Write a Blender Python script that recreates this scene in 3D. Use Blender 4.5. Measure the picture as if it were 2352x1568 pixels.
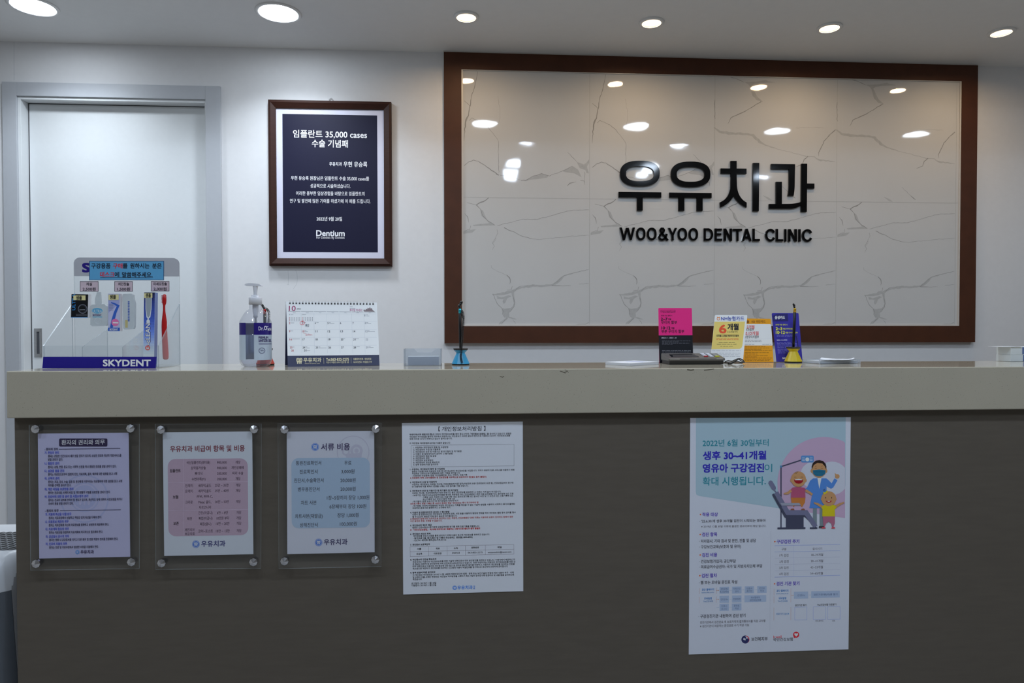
import bpy, bmesh, math, random
import numpy as np
from mathutils import Vector, Matrix

for o in list(bpy.data.objects):
    bpy.data.objects.remove(o)
C = bpy.context.scene.collection
scene = bpy.context.scene

# ------------------------------------------------------------------ camera
CAM = np.array([0.0, 0.0, 1.1956])          # eye height: 9.6 cm over the counter top at 1.10 m
FPX = 1568.0                                 # focal length in pixels of the 2352 px wide frame (24 mm equivalent)
YAW, PITCH, ROLL = [math.radians(a) for a in (3.70818, -0.97880, -0.04821)]
def cam_axes():
    cy, sy, cp, sp = math.cos(YAW), math.sin(YAW), math.cos(PITCH), math.sin(PITCH)
    f = np.array([sy*cp, cy*cp, sp]); rt = np.array([cy, -sy, 0.0]); up = np.cross(rt, f)
    cr, sr = math.cos(ROLL), math.sin(ROLL)
    return cr*rt+sr*up, -sr*rt+cr*up, f
RT, UP, FW = cam_axes()
cd = bpy.data.cameras.new('camera'); cam = bpy.data.objects.new('camera', cd); C.objects.link(cam)
cd.sensor_width = 36.0; cd.lens = 36.0*FPX/2352.0; cd.clip_start = 0.05; cd.clip_end = 60
M = Matrix.Identity(4)
for i in range(3):
    M[i][0], M[i][1], M[i][2], M[i][3] = RT[i], UP[i], -FW[i], CAM[i]
cam.matrix_world = M
scene.camera = cam

# ------------------------------------------------------------------ world, exposure
w = bpy.data.worlds.new('world'); scene.world = w; w.use_nodes = True
w.node_tree.nodes['Background'].inputs[0].default_value = (0.5, 0.55, 0.6, 1)
w.node_tree.nodes['Background'].inputs[1].default_value = 0.02
vs = scene.view_settings
scene.display_settings.display_device = 'sRGB'
vs.view_transform = 'Standard'; vs.look = 'None'; vs.gamma = 1.0; vs.use_curve_mapping = False
vs.exposure = 0.12
scene.cycles.use_denoising = True
scene.cycles.transparent_max_bounces = 24
scene.cycles.max_bounces = 10
scene.cycles.diffuse_bounces = 5
scene.cycles.sample_clamp_indirect = 6.0

# strengths of the lamps, added unseen ones included (used by the lamp builders below)
# colour, brightness of the visible diffuser, watts of its beam, beam spread in degrees
WHITE_LAMP = (0.82, 0.91, 1.0, 34.0, 4.2, 125)
WARM_LAMP = (1.0, 0.70, 0.40, 2.4, 1.65, 165)
DESK_LAMP = (0.78, 0.89, 1.0, 30.0, 1.8, 150)
LOBBY_LAMP = (0.70, 0.83, 1.0, 30.0, 7.2, 165)
TUBE_LAMP = (0.70, 0.83, 1.0, 42.0)

# ------------------------------------------------------------------ places measured in the photograph
def ray(x, y):
    x = np.asarray(x, float); y = np.asarray(y, float)
    return FW + np.multiply.outer((x-1176.0)/FPX, RT) + np.multiply.outer((784.0-y)/FPX, UP)
def at_y(x, y, Y):                           # the point of the wall plane y = Y seen at a photo pixel
    d = ray(x, y); return CAM + d*((Y-CAM[1])/d[..., 1])[..., None]
def at_z(x, y, Z):                           # the point of the level plane z = Z seen at a photo pixel
    d = ray(x, y); return CAM + d*((Z-CAM[2])/d[..., 2])[..., None]
YW = 3.21                                    # back wall
YT = 3.194                                   # face of the marble tiles
YF = 3.185                                   # face of the brown frame
YS = 1.66                                    # front of the stone slab
YB = 1.68                                    # front of the counter body
ZT = 1.10                                    # counter top
YE = 1.975                                   # rear edge of the counter top
ZC = float(at_y(1176, 124.5, YW)[2])         # reception ceiling
ZL = 2.80                                    # lobby ceiling
YL = 2.843                                   # row of lamps along the back wall

# ------------------------------------------------------------------ materials
def lin(c):
    return tuple(((v/255.0)/12.92 if v/255.0 <= 0.04045 else ((v/255.0+0.055)/1.055)**2.4) for v in c[:3])
def bsdf(m): return m.node_tree.nodes['Principled BSDF']
def mat(name, c, rough=0.5, metal=0.0, spec=0.5, noise=None, bump=None, coat=0.0, linear=False):
    m = bpy.data.materials.new(name); m.use_nodes = True
    nt = m.node_tree; b = bsdf(m); col = tuple(c) if linear else lin(c)
    b.inputs['Base Color'].default_value = (*col, 1); b.inputs['Roughness'].default_value = rough
    b.inputs['Metallic'].default_value = metal; b.inputs['Specular IOR Level'].default_value = spec
    b.inputs['Coat Weight'].default_value = coat
    if noise or bump:
        tc = nt.nodes.new('ShaderNodeTexCoord')
    if noise:                                # (scale, amount, stretch)
        mp = nt.nodes.new('ShaderNodeMapping'); mp.inputs['Scale'].default_value = noise[2] if len(noise) > 2 else (1, 1, 1)
        nz = nt.nodes.new('ShaderNodeTexNoise'); nz.inputs['Scale'].default_value = noise[0]; nz.inputs['Detail'].default_value = 5
        rp = nt.nodes.new('ShaderNodeValToRGB'); a = noise[1]
        rp.color_ramp.elements[0].position = 0.3; rp.color_ramp.elements[1].position = 0.7
        rp.color_ramp.elements[0].color = (*[v*(1-a) for v in col], 1); rp.color_ramp.elements[1].color = (*[min(1, v*(1+a)) for v in col], 1)
        nt.links.new(tc.outputs['Object'], mp.inputs[0]); nt.links.new(mp.outputs[0], nz.inputs['Vector'])
        nt.links.new(nz.outputs['Fac'], rp.inputs[0]); nt.links.new(rp.outputs[0], b.inputs['Base Color'])
    if bump:                                 # (scale, strength, distance)
        n2 = nt.nodes.new('ShaderNodeTexNoise'); n2.inputs['Scale'].default_value = bump[0]; n2.inputs['Detail'].default_value = 2
        bp = nt.nodes.new('ShaderNodeBump'); bp.inputs['Strength'].default_value = bump[1]; bp.inputs['Distance'].default_value = bump[2]
        nt.links.new(tc.outputs['Object'], n2.inputs['Vector']); nt.links.new(n2.outputs['Fac'], bp.inputs['Height'])
        nt.links.new(bp.outputs[0], b.inputs['Normal'])
    return m
def glow(name, c):
    m = mat(name, (0.8, 0.8, 0.8), linear=True); b = bsdf(m)
    b.inputs['Emission Color'].default_value = (*c[:3], 1); b.inputs['Emission Strength'].default_value = c[3]
    return m
def clear(name, tint=(0.96, 0.98, 0.98), haze=0.05, gloss=0.02, ior=1.45, hcol=(0.9, 0.93, 0.95)):
    m = bpy.data.materials.new(name); m.use_nodes = True; nt = m.node_tree; nt.nodes.clear()
    out = nt.nodes.new('ShaderNodeOutputMaterial'); tr = nt.nodes.new('ShaderNodeBsdfTransparent'); gl = nt.nodes.new('ShaderNodeBsdfGlossy')
    df = nt.nodes.new('ShaderNodeBsdfDiffuse'); mx = nt.nodes.new('ShaderNodeMixShader'); m2 = nt.nodes.new('ShaderNodeMixShader')
    tr.inputs[0].default_value = (*tint, 1); gl.inputs['Roughness'].default_value = gloss
    df.inputs[0].default_value = (*hcol, 1); m2.inputs[0].default_value = haze
    nt.links.new(tr.outputs[0], m2.inputs[1]); nt.links.new(df.outputs[0], m2.inputs[2])
    ge = nt.nodes.new('ShaderNodeNewGeometry'); dt = nt.nodes.new('ShaderNodeVectorMath'); dt.operation = 'DOT_PRODUCT'
    nt.links.new(ge.outputs['Normal'], dt.inputs[0]); nt.links.new(ge.outputs['Incoming'], dt.inputs[1])
    f0 = ((ior-1)/(ior+1))**2; prev = dt.outputs['Value']        # Schlick reflectance, the same from both sides of the sheet
    for op, v, swap in (('ABSOLUTE', 0, 0), ('SUBTRACT', 1.0, 1), ('POWER', 5.0, 0), ('MULTIPLY', 1-f0, 0), ('ADD', f0, 0)):
        mn = nt.nodes.new('ShaderNodeMath'); mn.operation = op; mn.inputs[0 if swap else 1].default_value = v
        nt.links.new(prev, mn.inputs[1 if swap else 0]); prev = mn.outputs[0]
    nt.links.new(prev, mx.inputs[0]); nt.links.new(m2.outputs[0], mx.inputs[1]); nt.links.new(gl.outputs[0], mx.inputs[2])
    nt.links.new(mx.outputs[0], out.inputs[0])
    return m
_ink = {}
def ink(c, ref=None, rough=0.55):            # printed colour; ref = how white paper looks in that part of the photo
    l = lin(c)
    if ref:
        l = tuple(min(0.9, max(0.004, v*a/r)) for v, r, a in zip(l, lin(ref), (0.80, 0.82, 0.88)))
    k = tuple(round(v, 3) for v in l)+(rough,)
    if k not in _ink:
        _ink[k] = mat('printed_colour', k[:3], rough=rough, linear=True, spec=0.3)
    return _ink[k]

# ------------------------------------------------------------------ mesh builder
class MB:
    def __init__(s): s.v = []; s.f = []; s.m = []; s.mats = []; s.smooth = []; s.n = 0
    def mi(s, m):
        if m not in s.mats: s.mats.append(m)
        return s.mats.index(m)
    def add(s, verts, faces, m, smooth=False):
        verts = np.asarray(verts, float).reshape(-1, 3); i = s.mi(m)
        s.v.append(verts)
        for f in faces:
            s.f.append([a+s.n for a in f]); s.m.append(i); s.smooth.append(smooth)
        s.n += len(verts)
    def bm(s, b, m, smooth=False):
        b.verts.index_update()
        s.add([v.co[:] for v in b.verts], [[v.index for v in f.verts] for f in b.faces], m, smooth); b.free()
    def box(s, x0, x1, y0, y1, z0, z1, m, bev=0, seg=2, rot=None):
        b = bmesh.new(); bmesh.ops.create_cube(b, size=1)
        sx, sy, sz = abs(x1-x0), abs(y1-y0), abs(z1-z0)
        bmesh.ops.scale(b, vec=(sx, sy, sz), verts=b.verts)
        if bev: bmesh.ops.bevel(b, geom=b.edges[:], offset=bev, segments=seg, affect='EDGES', profile=0.5)
        if rot is not None: bmesh.ops.transform(b, matrix=rot, verts=b.verts)
        bmesh.ops.translate(b, vec=((x0+x1)/2, (y0+y1)/2, (z0+z1)/2), verts=b.verts)
        s.bm(b, m, False)
    def prism(s, pts, ext, m, mside=None, smooth=False):     # planar polygon pts extruded by vector ext
        p = np.asarray(pts, float); e = np.asarray(ext, float); n = len(p)
        s.add(p, [list(range(n))], m); s.add(p+e, [list(range(n))[::-1]], m)
        s.add(np.vstack([p, p+e]), [[i, i+n, (i+1) % n+n, (i+1) % n] for i in range(n)], mside or m, smooth)
    def ring(s, outer, inner, ext, m, mside=None):           # closed band between two loops, extruded
        o = np.asarray(outer, float); i = np.asarray(inner, float); e = np.asarray(ext, float); n = len(o)
        for a, b in ((o, i), (i+e, o+e), (o+e, o), (i, i+e)):
            s.add(np.vstack([a, b]), [[k, (k+1) % n, (k+1) % n+n, k+n] for k in range(n)], mside if (mside and (a is not o or b is not i)) else m)
    def lathe(s, prof, m, c=(0, 0, 0), seg=32, a0=0.0, a1=2*math.pi, axis=None, smooth=True):
        full = abs(a1-a0-2*math.pi) < 1e-6; k = seg if full else seg+1
        an = [a0+(a1-a0)*i/seg for i in range(k)]; vs_ = []
        for r, z in prof:
            for a in an: vs_.append((r*math.cos(a), r*math.sin(a), z))
        vs_ = np.array(vs_)
        if axis is not None:
            q = Vector((0, 0, 1)).rotation_difference(Vector(axis)).to_matrix(); vs_ = vs_@np.array(q).T
        vs_ = vs_+np.asarray(c, float); fs = []
        for j in range(len(prof)-1):
            for i in range(seg):
                i2 = (i+1) % k
                fs.append([j*k+i, j*k+i2, (j+1)*k+i2, (j+1)*k+i])
        s.add(vs_, fs, m, smooth)
    def tube(s, pts, r, m, seg=8, closed=False):
        p = np.asarray(pts, float); n = len(p); rr = np.full(n, r) if np.isscalar(r) else np.asarray(r)
        t = np.gradient(p, axis=0)
        if closed: t = np.roll(p, -1, 0)-np.roll(p, 1, 0)
        t /= (np.linalg.norm(t, axis=1)[:, None]+1e-12)
        u = np.cross(t[0], [0, 0, 1.0]); 
        if np.linalg.norm(u) < 1e-3: u = np.cross(t[0], [1.0, 0, 0])
        vs_ = []
        for i in range(n):
            u = u-t[i]*(u@t[i]); u /= np.linalg.norm(u)+1e-12; v = np.cross(t[i], u)
            for k in range(seg):
                a = 2*math.pi*k/seg; vs_.append(p[i]+rr[i]*(math.cos(a)*u+math.sin(a)*v))
        fs = [[i*seg+k, i*seg+(k+1) % seg, ((i+1) % n)*seg+(k+1) % seg, ((i+1) % n)*seg+k] for i in range(n if closed else n-1) for k in range(seg)]
        if not closed: fs += [list(range(seg))[::-1], [(n-1)*seg+k for k in range(seg)]]
        s.add(vs_, fs, m, True)
    def build(s, name, parent=None, loc=None):
        v = np.vstack(s.v); base = np.zeros(3)
        if parent is not None:
            q = parent
            while q is not None: base = base+np.array(q.location); q = q.parent
        off = base if loc is None else np.asarray(loc, float)
        me = bpy.data.meshes.new(name); me.from_pydata((v-off).tolist(), [], s.f)
        for m in s.mats: me.materials.append(m)
        me.polygons.foreach_set('material_index', s.m); me.polygons.foreach_set('use_smooth', s.smooth); me.update()
        o = bpy.data.objects.new(name, me); C.objects.link(o); o.location = off-base
        o.parent = parent
        return o
def tag(o, label=None, cat=None, group=None, kind=None):
    for k, v in (('label', label), ('category', cat), ('group', group), ('kind', kind)):
        if v: o[k] = v
    return o
def thing(name, label, cat, loc, group=None):
    o = bpy.data.objects.new(name, None); C.objects.link(o); o.location = [float(a) for a in loc]; o.empty_display_size = 0.05
    return tag(o, label, cat, group)

# ------------------------------------------------------------------ lettering
_tc = bpy.data.curves.new('lettering', 'FONT'); _tc.resolution_u = 3; _to = bpy.data.objects.new('lettering', _tc); C.objects.link(_to)
_cache = {}
def glyphs(t):
    if t not in _cache:
        _tc.body = t; _tc.size = 1.0
        me = _to.to_mesh()
        v = np.empty(len(me.vertices)*3); me.vertices.foreach_get('co', v)
        _cache[t] = (v.reshape(-1, 3)[:, :2].copy(), [list(p.vertices)[::-1] for p in me.polygons]); _to.to_mesh_clear()
    return _cache[t]
def circle(cx, cy, r, n=28, ry=None, a0=0.0, a1=360.0):
    full = abs(a1-a0-360) < 1e-6
    return [(cx+r*math.cos(math.radians(a0+(a1-a0)*i/(n if full else n-1))), cy+(ry or r)*math.sin(math.radians(a0+(a1-a0)*i/(n if full else n-1)))) for i in range(n)]
def rrect(x0, y0, x1, y1, r, n=6):
    p = []
    for cx, cy, a in ((x1-r, y0+r, -90), (x1-r, y1-r, 0), (x0+r, y1-r, 90), (x0+r, y0+r, 180)):
        p += [(cx+r*math.cos(math.radians(a+90*i/n)), cy+r*math.sin(math.radians(a+90*i/n))) for i in range(n+1)]
    return p
class Sheet:
    """A flat printed face: marks are read off the photo crop (origin, scale) and lie on the plane (p0, n)."""
    def __init__(s, mb, p0, n, crop, ref=None, k=(0, 0, 1, 0), lean=0.0):
        s.mb, s.p0, s.n, s.crop, s.ref, s.lean = mb, np.asarray(p0, float), np.asarray(n, float)/np.linalg.norm(n), crop, ref, lean
        s.k = k                              # (y0, slope0, y1, slope1) of the print's lines, in crop rows
        s.layer = 1; s.tick = 0
    def W(s, pts, layer=0):
        p = np.asarray(pts, float); ox, oy, sc = s.crop
        d = ray(ox+p[:, 0]/sc, oy+p[:, 1]/sc)
        t = ((s.p0-CAM)@s.n)/(d@s.n)
        s.tick = (s.tick+1) % 8               # neighbouring marks never share one plane
        return CAM+d*t[:, None]+s.n*(0.00009*layer+(0.000008*s.tick if layer else 0))
    def col(s, c):                                  # a 4-tuple names the print colour itself, a 3-tuple the colour as photographed
        return c if isinstance(c, bpy.types.Material) else (ink(c[:3]) if len(c) == 4 else ink(c, s.ref))
    def slope(s, y):
        y0, a, y1, b = s.k; return a+(b-a)*(y-y0)/(y1-y0)
    def poly(s, pts, c, layer=None):
        q = s.W(pts, s.layer if layer is None else layer)
        a = sum(np.cross(q[i]-q[0], q[i+1]-q[0]) for i in range(1, len(q)-1))
        f = list(range(len(q)))
        s.mb.add(q, [f if a@s.n > 0 else f[::-1]], s.col(c))
    def rect(s, x0, y0, x1, y1, c, layer=None):
        k0 = s.slope(y0)*(x1-x0); k1 = s.slope(y1)*(x1-x0)
        s.poly([(x0, y0), (x1, y0+k0), (x1, y1+k1), (x0, y1)], c, layer)
    def line(s, x0, y0, x1, y1, wd, c, layer=None):
        dx, dy = x1-x0, y1-y0; L = math.hypot(dx, dy); nx, ny = -dy/L*wd/2, dx/L*wd/2
        s.poly([(x0+nx, y0+ny), (x1+nx, y1+ny), (x1-nx, y1-ny), (x0-nx, y0-ny)], c, layer)
    def ringp(s, cx, cy, r, wd, c, layer=None, n=28, ry=None):
        o = circle(cx, cy, r, n, ry); i = circle(cx, cy, r-wd, n, (ry-wd) if ry else None)
        q = s.W(o+i, s.layer if layer is None else layer)
        s.mb.add(q, [[k+n, (k+1) % n+n, (k+1) % n, k] for k in range(n)], s.col(c))
    def path(s, pts, wd, c, layer=None):
        L, R = ribbon(pts, wd); n = len(L)
        q = s.W(list(L)+list(R), s.layer if layer is None else layer)
        s.mb.add(q, [[i, i+1, i+1+n, i+n] for i in range(n-1)], s.col(c))
    def text(s, t, x0, x1, y, h, c, bold=0, layer=None, up=False):
        v, f = glyphs(t)
        if len(v) == 0: return
        sz = h/0.89; a, b = v[:, 0].min(), v[:, 0].max()
        if x1 is None: x1 = x0+(b-a)*sz
        fx = (x1-x0)/max(1e-6, b-a)
        layer = (s.layer+2) if layer is None else layer
        k = s.slope(y)
        offs = [(0, 0)]
        if bold:
            e = 0.02*bold*sz; offs = [(-e, -e), (e, -e), (e, e), (-e, e), (e, 0), (-e, 0)]
        for dx, dy in offs:
            X = (v[:, 0]-a)*fx+dx; Y = -(v[:, 1]-0.375)*sz+dy
            if up: p = np.stack([x0+Y, y-X], 1)      # reads upwards: x0 = centre column, y = lower end, length x1-x0
            else: p = np.stack([x0+X+s.lean*Y, y+k*X+Y], 1)
            s.mb.add(s.W(p, layer), f, s.col(c))
    def words(s, x0, x1, y, h, c, layer=None):      # print too small to read: a row of word-long dashes
        rnd = random.Random(int(x0*7+y*13)); x = x0
        while x < x1-h*0.5:
            L = min(x1-x, h*rnd.uniform(1.2, 4.2)); s.line(x, y+s.slope(y)*(x-x0), x+L, y+s.slope(y)*(x+L-x0), h*0.36, c, layer); x += L+h*rnd.uniform(0.4, 0.8)
    def logo(s, x, y, r, c, c2=None):               # round tooth emblem
        bg = c2 or s.ref or (230, 235, 240)
        s.ringp(x, y, r, r*0.10, c); s.poly(circle(x, y, r*0.80), c, s.layer)
        T = [(-.5, -.1), (-.48, -.35), (-.3, -.5), (0, -.4), (.3, -.5), (.48, -.35), (.5, -.1), (.4, .15), (.36, .5), (.24, .55), (.17, .2), (.06, .2), (.05, .52), (-.05, .52), (-.06, .2), (-.17, .2), (-.24, .55), (-.36, .5), (-.4, .15)]
        s.poly([(x+r*a, y+r*b) for a, b in T], bg, s.layer+2)
        for q in (-.2, .2): s.poly(circle(x+q*r, y-.12*r, r*.11, 12), c, s.layer+4)
    def slab(s, corners, c, t=0.0004, layer=0):     # the sheet itself, with its thickness behind the face
        q = s.W(corners, layer); a = sum(np.cross(q[i]-q[0], q[i+1]-q[0]) for i in range(1, len(q)-1))
        if a@s.n < 0: q = q[::-1]
        s.mb.prism(q, -s.n*t, s.col(c))
def ribbon(pts, wd):
    p = np.asarray(pts, float); n = len(p); wv = np.full(n, wd) if np.isscalar(wd) else np.asarray(wd, float)
    d = np.diff(p, axis=0); d /= np.linalg.norm(d, axis=1)[:, None]+1e-9
    nr = np.stack([-d[:, 1], d[:, 0]], 1); L = []; R = []
    for i in range(n):
        if i == 0: m = nr[0]
        elif i == n-1: m = nr[-1]
        else:
            m = nr[i-1]+nr[i]; m /= np.linalg.norm(m)+1e-9; m = m/max(0.24, m@nr[i])
        L.append(p[i]+m*wv[i]/2); R.append(p[i]-m*wv[i]/2)
    return L, R
def bez(p0, p1, p2, n=8):
    return [((1-t)**2*p0[0]+2*t*(1-t)*p1[0]+t*t*p2[0], (1-t)**2*p0[1]+2*t*(1-t)*p1[1]+t*t*p2[1]) for t in [i/n for i in range(n+1)]]

# ------------------------------------------------------------------ the room
XL, XR, YFRONT = -3.3, 4.4, -3.6
M_wall = mat('wall_paper', (222, 222, 224), rough=0.6, noise=(40, 0.012), bump=(220, 0.05, 0.001))
M_wallside = mat('lobby_wall', (205, 200, 192), rough=0.7, noise=(6, 0.03))
M_ceil = mat('ceiling_paint', (226, 226, 226), rough=0.85, noise=(30, 0.01))
M_floor = mat('floor_tile', (162, 158, 153), rough=0.35, noise=(4, 0.08))
M_case = mat('door_frame_film', (180, 183, 189), rough=0.45, noise=(60, 0.012))
M_leaf = mat('door_leaf_film', (217, 220, 222), rough=0.4, noise=(50, 0.01))
M_dark = mat('recess_shade', (70, 72, 78), rough=0.7, noise=(20, 0.1))
M_steel = mat('brushed_steel', (176, 176, 178), rough=0.35, metal=0.9, noise=(80, 0.08, (1, 1, 12)))

YC = YW-0.014
xcl, xcr, zct = at_y(3.5, 187, YC)[0], at_y(505.5, 198, YC)[0], float(at_y(250, 192.3, YC)[2])
xil, xir, zit = at_y(37.5, 240, YC)[0], at_y(471.5, 235, YC)[0], float(at_y(250, 223.8, YC)[2])
YD = YW+0.047
def struct(name, mb, parent=None):
    o = mb.build(name, parent, None if parent else np.zeros(3))
    o['kind'] = 'structure'
    return o
m = MB()
m.box(XL-0.1, xil, YW, YW+0.14, 0, ZL+0.1, M_wall); m.box(xir, XR+0.1, YW, YW+0.14, 0, ZL+0.1, M_wall); m.box(xil, xir, YW, YW+0.14, zit, ZL+0.1, M_wall)
M_mark = mat('pencil_mark', (168, 172, 178), rough=0.8, noise=(80, 0.05))
ws = Sheet(m, (0, YW, 0), (0, -1, 0), (520, 620, 5.88))     # pencil scribbles under the certificate, a wallpaper seam over the door
for p in ([(833, 5), (838, 90), (836, 192), (818, 192), (846, 199)], [(935, 0), (952, 40), (960, 120), (950, 190), (925, 225), (906, 252)]): ws.path(p, 2.6, M_mark)
ws.path([(-2868, -3080), (-2866, -2560)], 4, M_mark)
wb = struct('wall_back', m)
m = MB(); m.box(XL-0.1, XL, YFRONT, YW, 0, ZL+0.1, M_wallside); struct('wall_left', m)
m = MB(); m.box(XR, XR+0.1, YFRONT, YW, 0, ZL+0.1, M_wallside); struct('wall_right', m)
m = MB(); m.box(XL-0.1, XR+0.1, YFRONT-0.1, YFRONT, 0, ZL+0.1, M_wallside); struct('wall_front', m)
m = MB(); m.box(XL-0.1, XR+0.1, YFRONT-0.1, YW+0.2, -0.1, 0, M_floor); struct('floor', m)
YSOF = 0.5*float(2*YT-at_z(1210, 325.6, ZC)[1]+2*YT-at_z(1561, 334.8, ZC)[1])      # front edge of the lowered reception ceiling
m = MB(); m.box(XL, XR, YSOF, YW, ZC, ZL+0.1, M_ceil); m.box(XL, XR, YFRONT, YSOF, ZL, ZL+0.1, M_ceil); struct('ceiling', m)
# door frame and sliding door
m = MB()
m.box(xcl, xil, YC, YW, 0, zct, M_case, 0.0015); m.box(xir, xcr, YC, YW, 0, zct, M_case, 0.0015); m.box(xil, xir, YC, YW, zit, zct, M_case, 0.0015)
lip = 0.013
m.box(xil, xil+lip, YW-0.005, YD+0.001, 0, zit-lip, M_leaf, 0.001); m.box(xir-lip*0.5, xir, YW-0.005, YD-0.008, 0, zit-lip, M_leaf, 0.001); m.box(xil, xir, YW-0.005, YD+0.001, zit-lip, zit, M_leaf, 0.001)
struct('trim_1', m)
xd0 = at_y(68.5, 400, YD)[0]; zd = float(at_y(250, 242, YD)[2])
m = MB(); m.box(xd0, xir+0.06, YD, YD+0.036, 0.01, zd, M_leaf, 0.002)
m.box(xil+0.002, xd0, YD+0.002, YD+0.03, 0.0, zit-0.002, M_dark); m.box(xd0, xir, YD+0.002, YD+0.03, zd, zit-0.002, M_dark)  # solid dark fill paints the shade of the open gap around the leaf
door = struct('door_1', m)
h0, h1 = at_y(78.7, 754, YD), at_y(97.2, 819.5, YD)
g0, g1 = at_y(84.8, 761.5, YD), at_y(94.0, 812.5, YD)
m = MB()
o_ = [(h0[0], YD, h0[2]), (h1[0], YD, h0[2]), (h1[0], YD, h1[2]), (h0[0], YD, h1[2])]; i_ = [(g0[0], YD, g0[2]), (g1[0], YD, g0[2]), (g1[0], YD, g1[2]), (g0[0], YD, g1[2])]
m.ring(o_, i_, (0, -0.003, 0), M_steel)
m.prism([(g0[0], YD-0.0008, g0[2]), (g1[0]-0.005, YD-0.0008, g0[2]), (g1[0]-0.005, YD-0.0008, g1[2]), (g0[0], YD-0.0008, g1[2])], (0, 0.0006, 0), M_dark)  # dark plate painted for the shade inside the recess
m.prism([(g1[0]-0.005, YD-0.0008, g0[2]), (g1[0], YD-0.0022, g0[2]), (g1[0], YD-0.0022, g1[2]), (g1[0]-0.005, YD-0.0008, g1[2])], (0, 0.0006, 0), M_steel)
o = m.build('pull_handle', door); o['label'] = 'recessed steel pull handle'

# ------------------------------------------------------------------ lamps
M_white, M_warm, M_desk, M_lobby = [(glow('lamp_diffuser', l), l) for l in (WHITE_LAMP, WARM_LAMP, DESK_LAMP, LOBBY_LAMP)]
M_tube = glow('tube_lamp', TUBE_LAMP)
M_rim = mat('lamp_rim', (225, 225, 225), rough=0.4, noise=(30, 0.02))
def downlight(p, z, ro, ri, gm, label, group, drop=0.006, back=0.003, dome=0.006):
    r = thing('downlight', label, 'ceiling light', (p[0], p[1], z), group)
    c = (p[0], p[1], z)
    a = MB(); a.lathe([(ro, 0), (ro, -drop*0.6), (ro-0.003, -drop), (ri+0.002, -drop), (ri, -drop+0.001), (ri, -0.0005), (ro, 0)], M_rim, c, 40); a.build('rim', r)
    b = MB(); b.lathe([(ri-0.0003, -back), (ri*0.85, -back-dome*0.5), (ri*0.5, -back-dome*0.9), (0.0001, -back-dome)], gm[0], c, 40); b.build('diffuser', r)
    ld = bpy.data.lights.new('beam', 'AREA'); ld.shape = 'DISK'; ld.size = 2*ri; ld.color = gm[1][:3]; ld.energy = gm[1][4]; ld.spread = math.radians(gm[1][5])
    lo = bpy.data.objects.new('beam', ld); C.objects.link(lo); lo.parent = r; lo.location = (0, 0, -back-dome-0.002)
    return r
for px, lb in (((76.5, 13.5), 'large white round downlight cut by the top corner of the photo, above the door'), ((639.5, 28.5), 'large white round downlight above the framed certificate')):
    downlight(at_z(*px, ZC), ZC, 0.091, 0.0765, M_white, lb, 'white downlights along the back wall')
for px, lb in (((1071, 37.5), 'small warm downlight nearest the white ones, over the corner of the brown framed sign'), ((1496.5, 50.5), 'small warm downlight second from the white lamps, above the black sign letters'),
               ((1905, 62.5), 'small warm downlight third from the white lamps, in front of the framed sign'), ((2300, 73), 'small warm downlight farthest from the white lamps, past the corner of the framed sign')):
    downlight(at_z(*px, ZC), ZC, 0.052, 0.0385, M_warm, lb, 'warm downlights along the back wall', 0.008, 0.002, 0.002)
def mirrored(px, py, Z):
    p = at_z(px, py, Z); return (p[0], 2*YT-p[1])
row2 = [mirrored(*q, ZC) for q in ((1113, 282), (1461, 289), (1785, 300), (2105, 307))]
pit = row2[1][0]-row2[0][0]
row2 = [(row2[0][0]-2*pit, row2[0][1]), (row2[0][0]-pit, row2[0][1])]+row2  # extends the row by an unseen pair added to light the counter
for i, p in enumerate(row2):
    downlight(p, ZC, 0.092, 0.082, M_desk, 'white downlight above the counter, mirrored in the tiles except the added unseen pair', 'white downlights above the counter')
for px in ((1210, 320.5), (1561, 330)):
    p = mirrored(*px, ZL); downlight(p, ZL, 0.092, 0.078, M_lobby, 'white lobby ceiling downlight, seen only as a thin streak in the tiles', 'lobby downlights')
for i in (1, 2):
    p = mirrored(1210, 326, ZL); p2_ = mirrored(1561, 336, ZL); x = p[0]-i*(p2_[0]-p[0])
    downlight((x, p[1]), ZL, 0.092, 0.078, M_lobby, 'white lobby ceiling downlight in front of the counter, outside the photo and in no reflection', 'lobby downlights')
for x, spans, wd, lb in ((1181, ((371, 384), (396, 407)), 0.11, 'lobby light with two short tubes, mirrored in bare tiles beside the first big letter'), (1497, ((381, 393), (399, 404)), 0.12, 'lobby light with two short tubes, mirrored inside the round first big letter'),
                         (1755, ((404, 409),), 0.15, 'short lobby tube light, mirrored as a thin dash beside the third big letter')):
    e = [(mirrored(x, a, ZL-0.04), mirrored(x, b, ZL-0.04)) for a, b in spans]
    xc = e[0][0][0]; ya = max(a[1] for a, b in e); yb2 = min(b[1] for a, b in e)
    r = thing('tube_light', lb, 'ceiling light', (xc, (ya+yb2)/2, ZL), 'lobby tube lights')
    q = MB(); q.box(xc-wd/2-0.02, xc+wd/2+0.02, yb2-0.03, ya+0.03, ZL-0.03, ZL, M_rim, 0.004); q.build('housing', r)
    for a, b in e:
        q = MB(); q.box(xc-wd/2, xc+wd/2, b[1], a[1], ZL-0.055, ZL-0.0295, M_tube, 0.008); q.build('tube', r)

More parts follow.
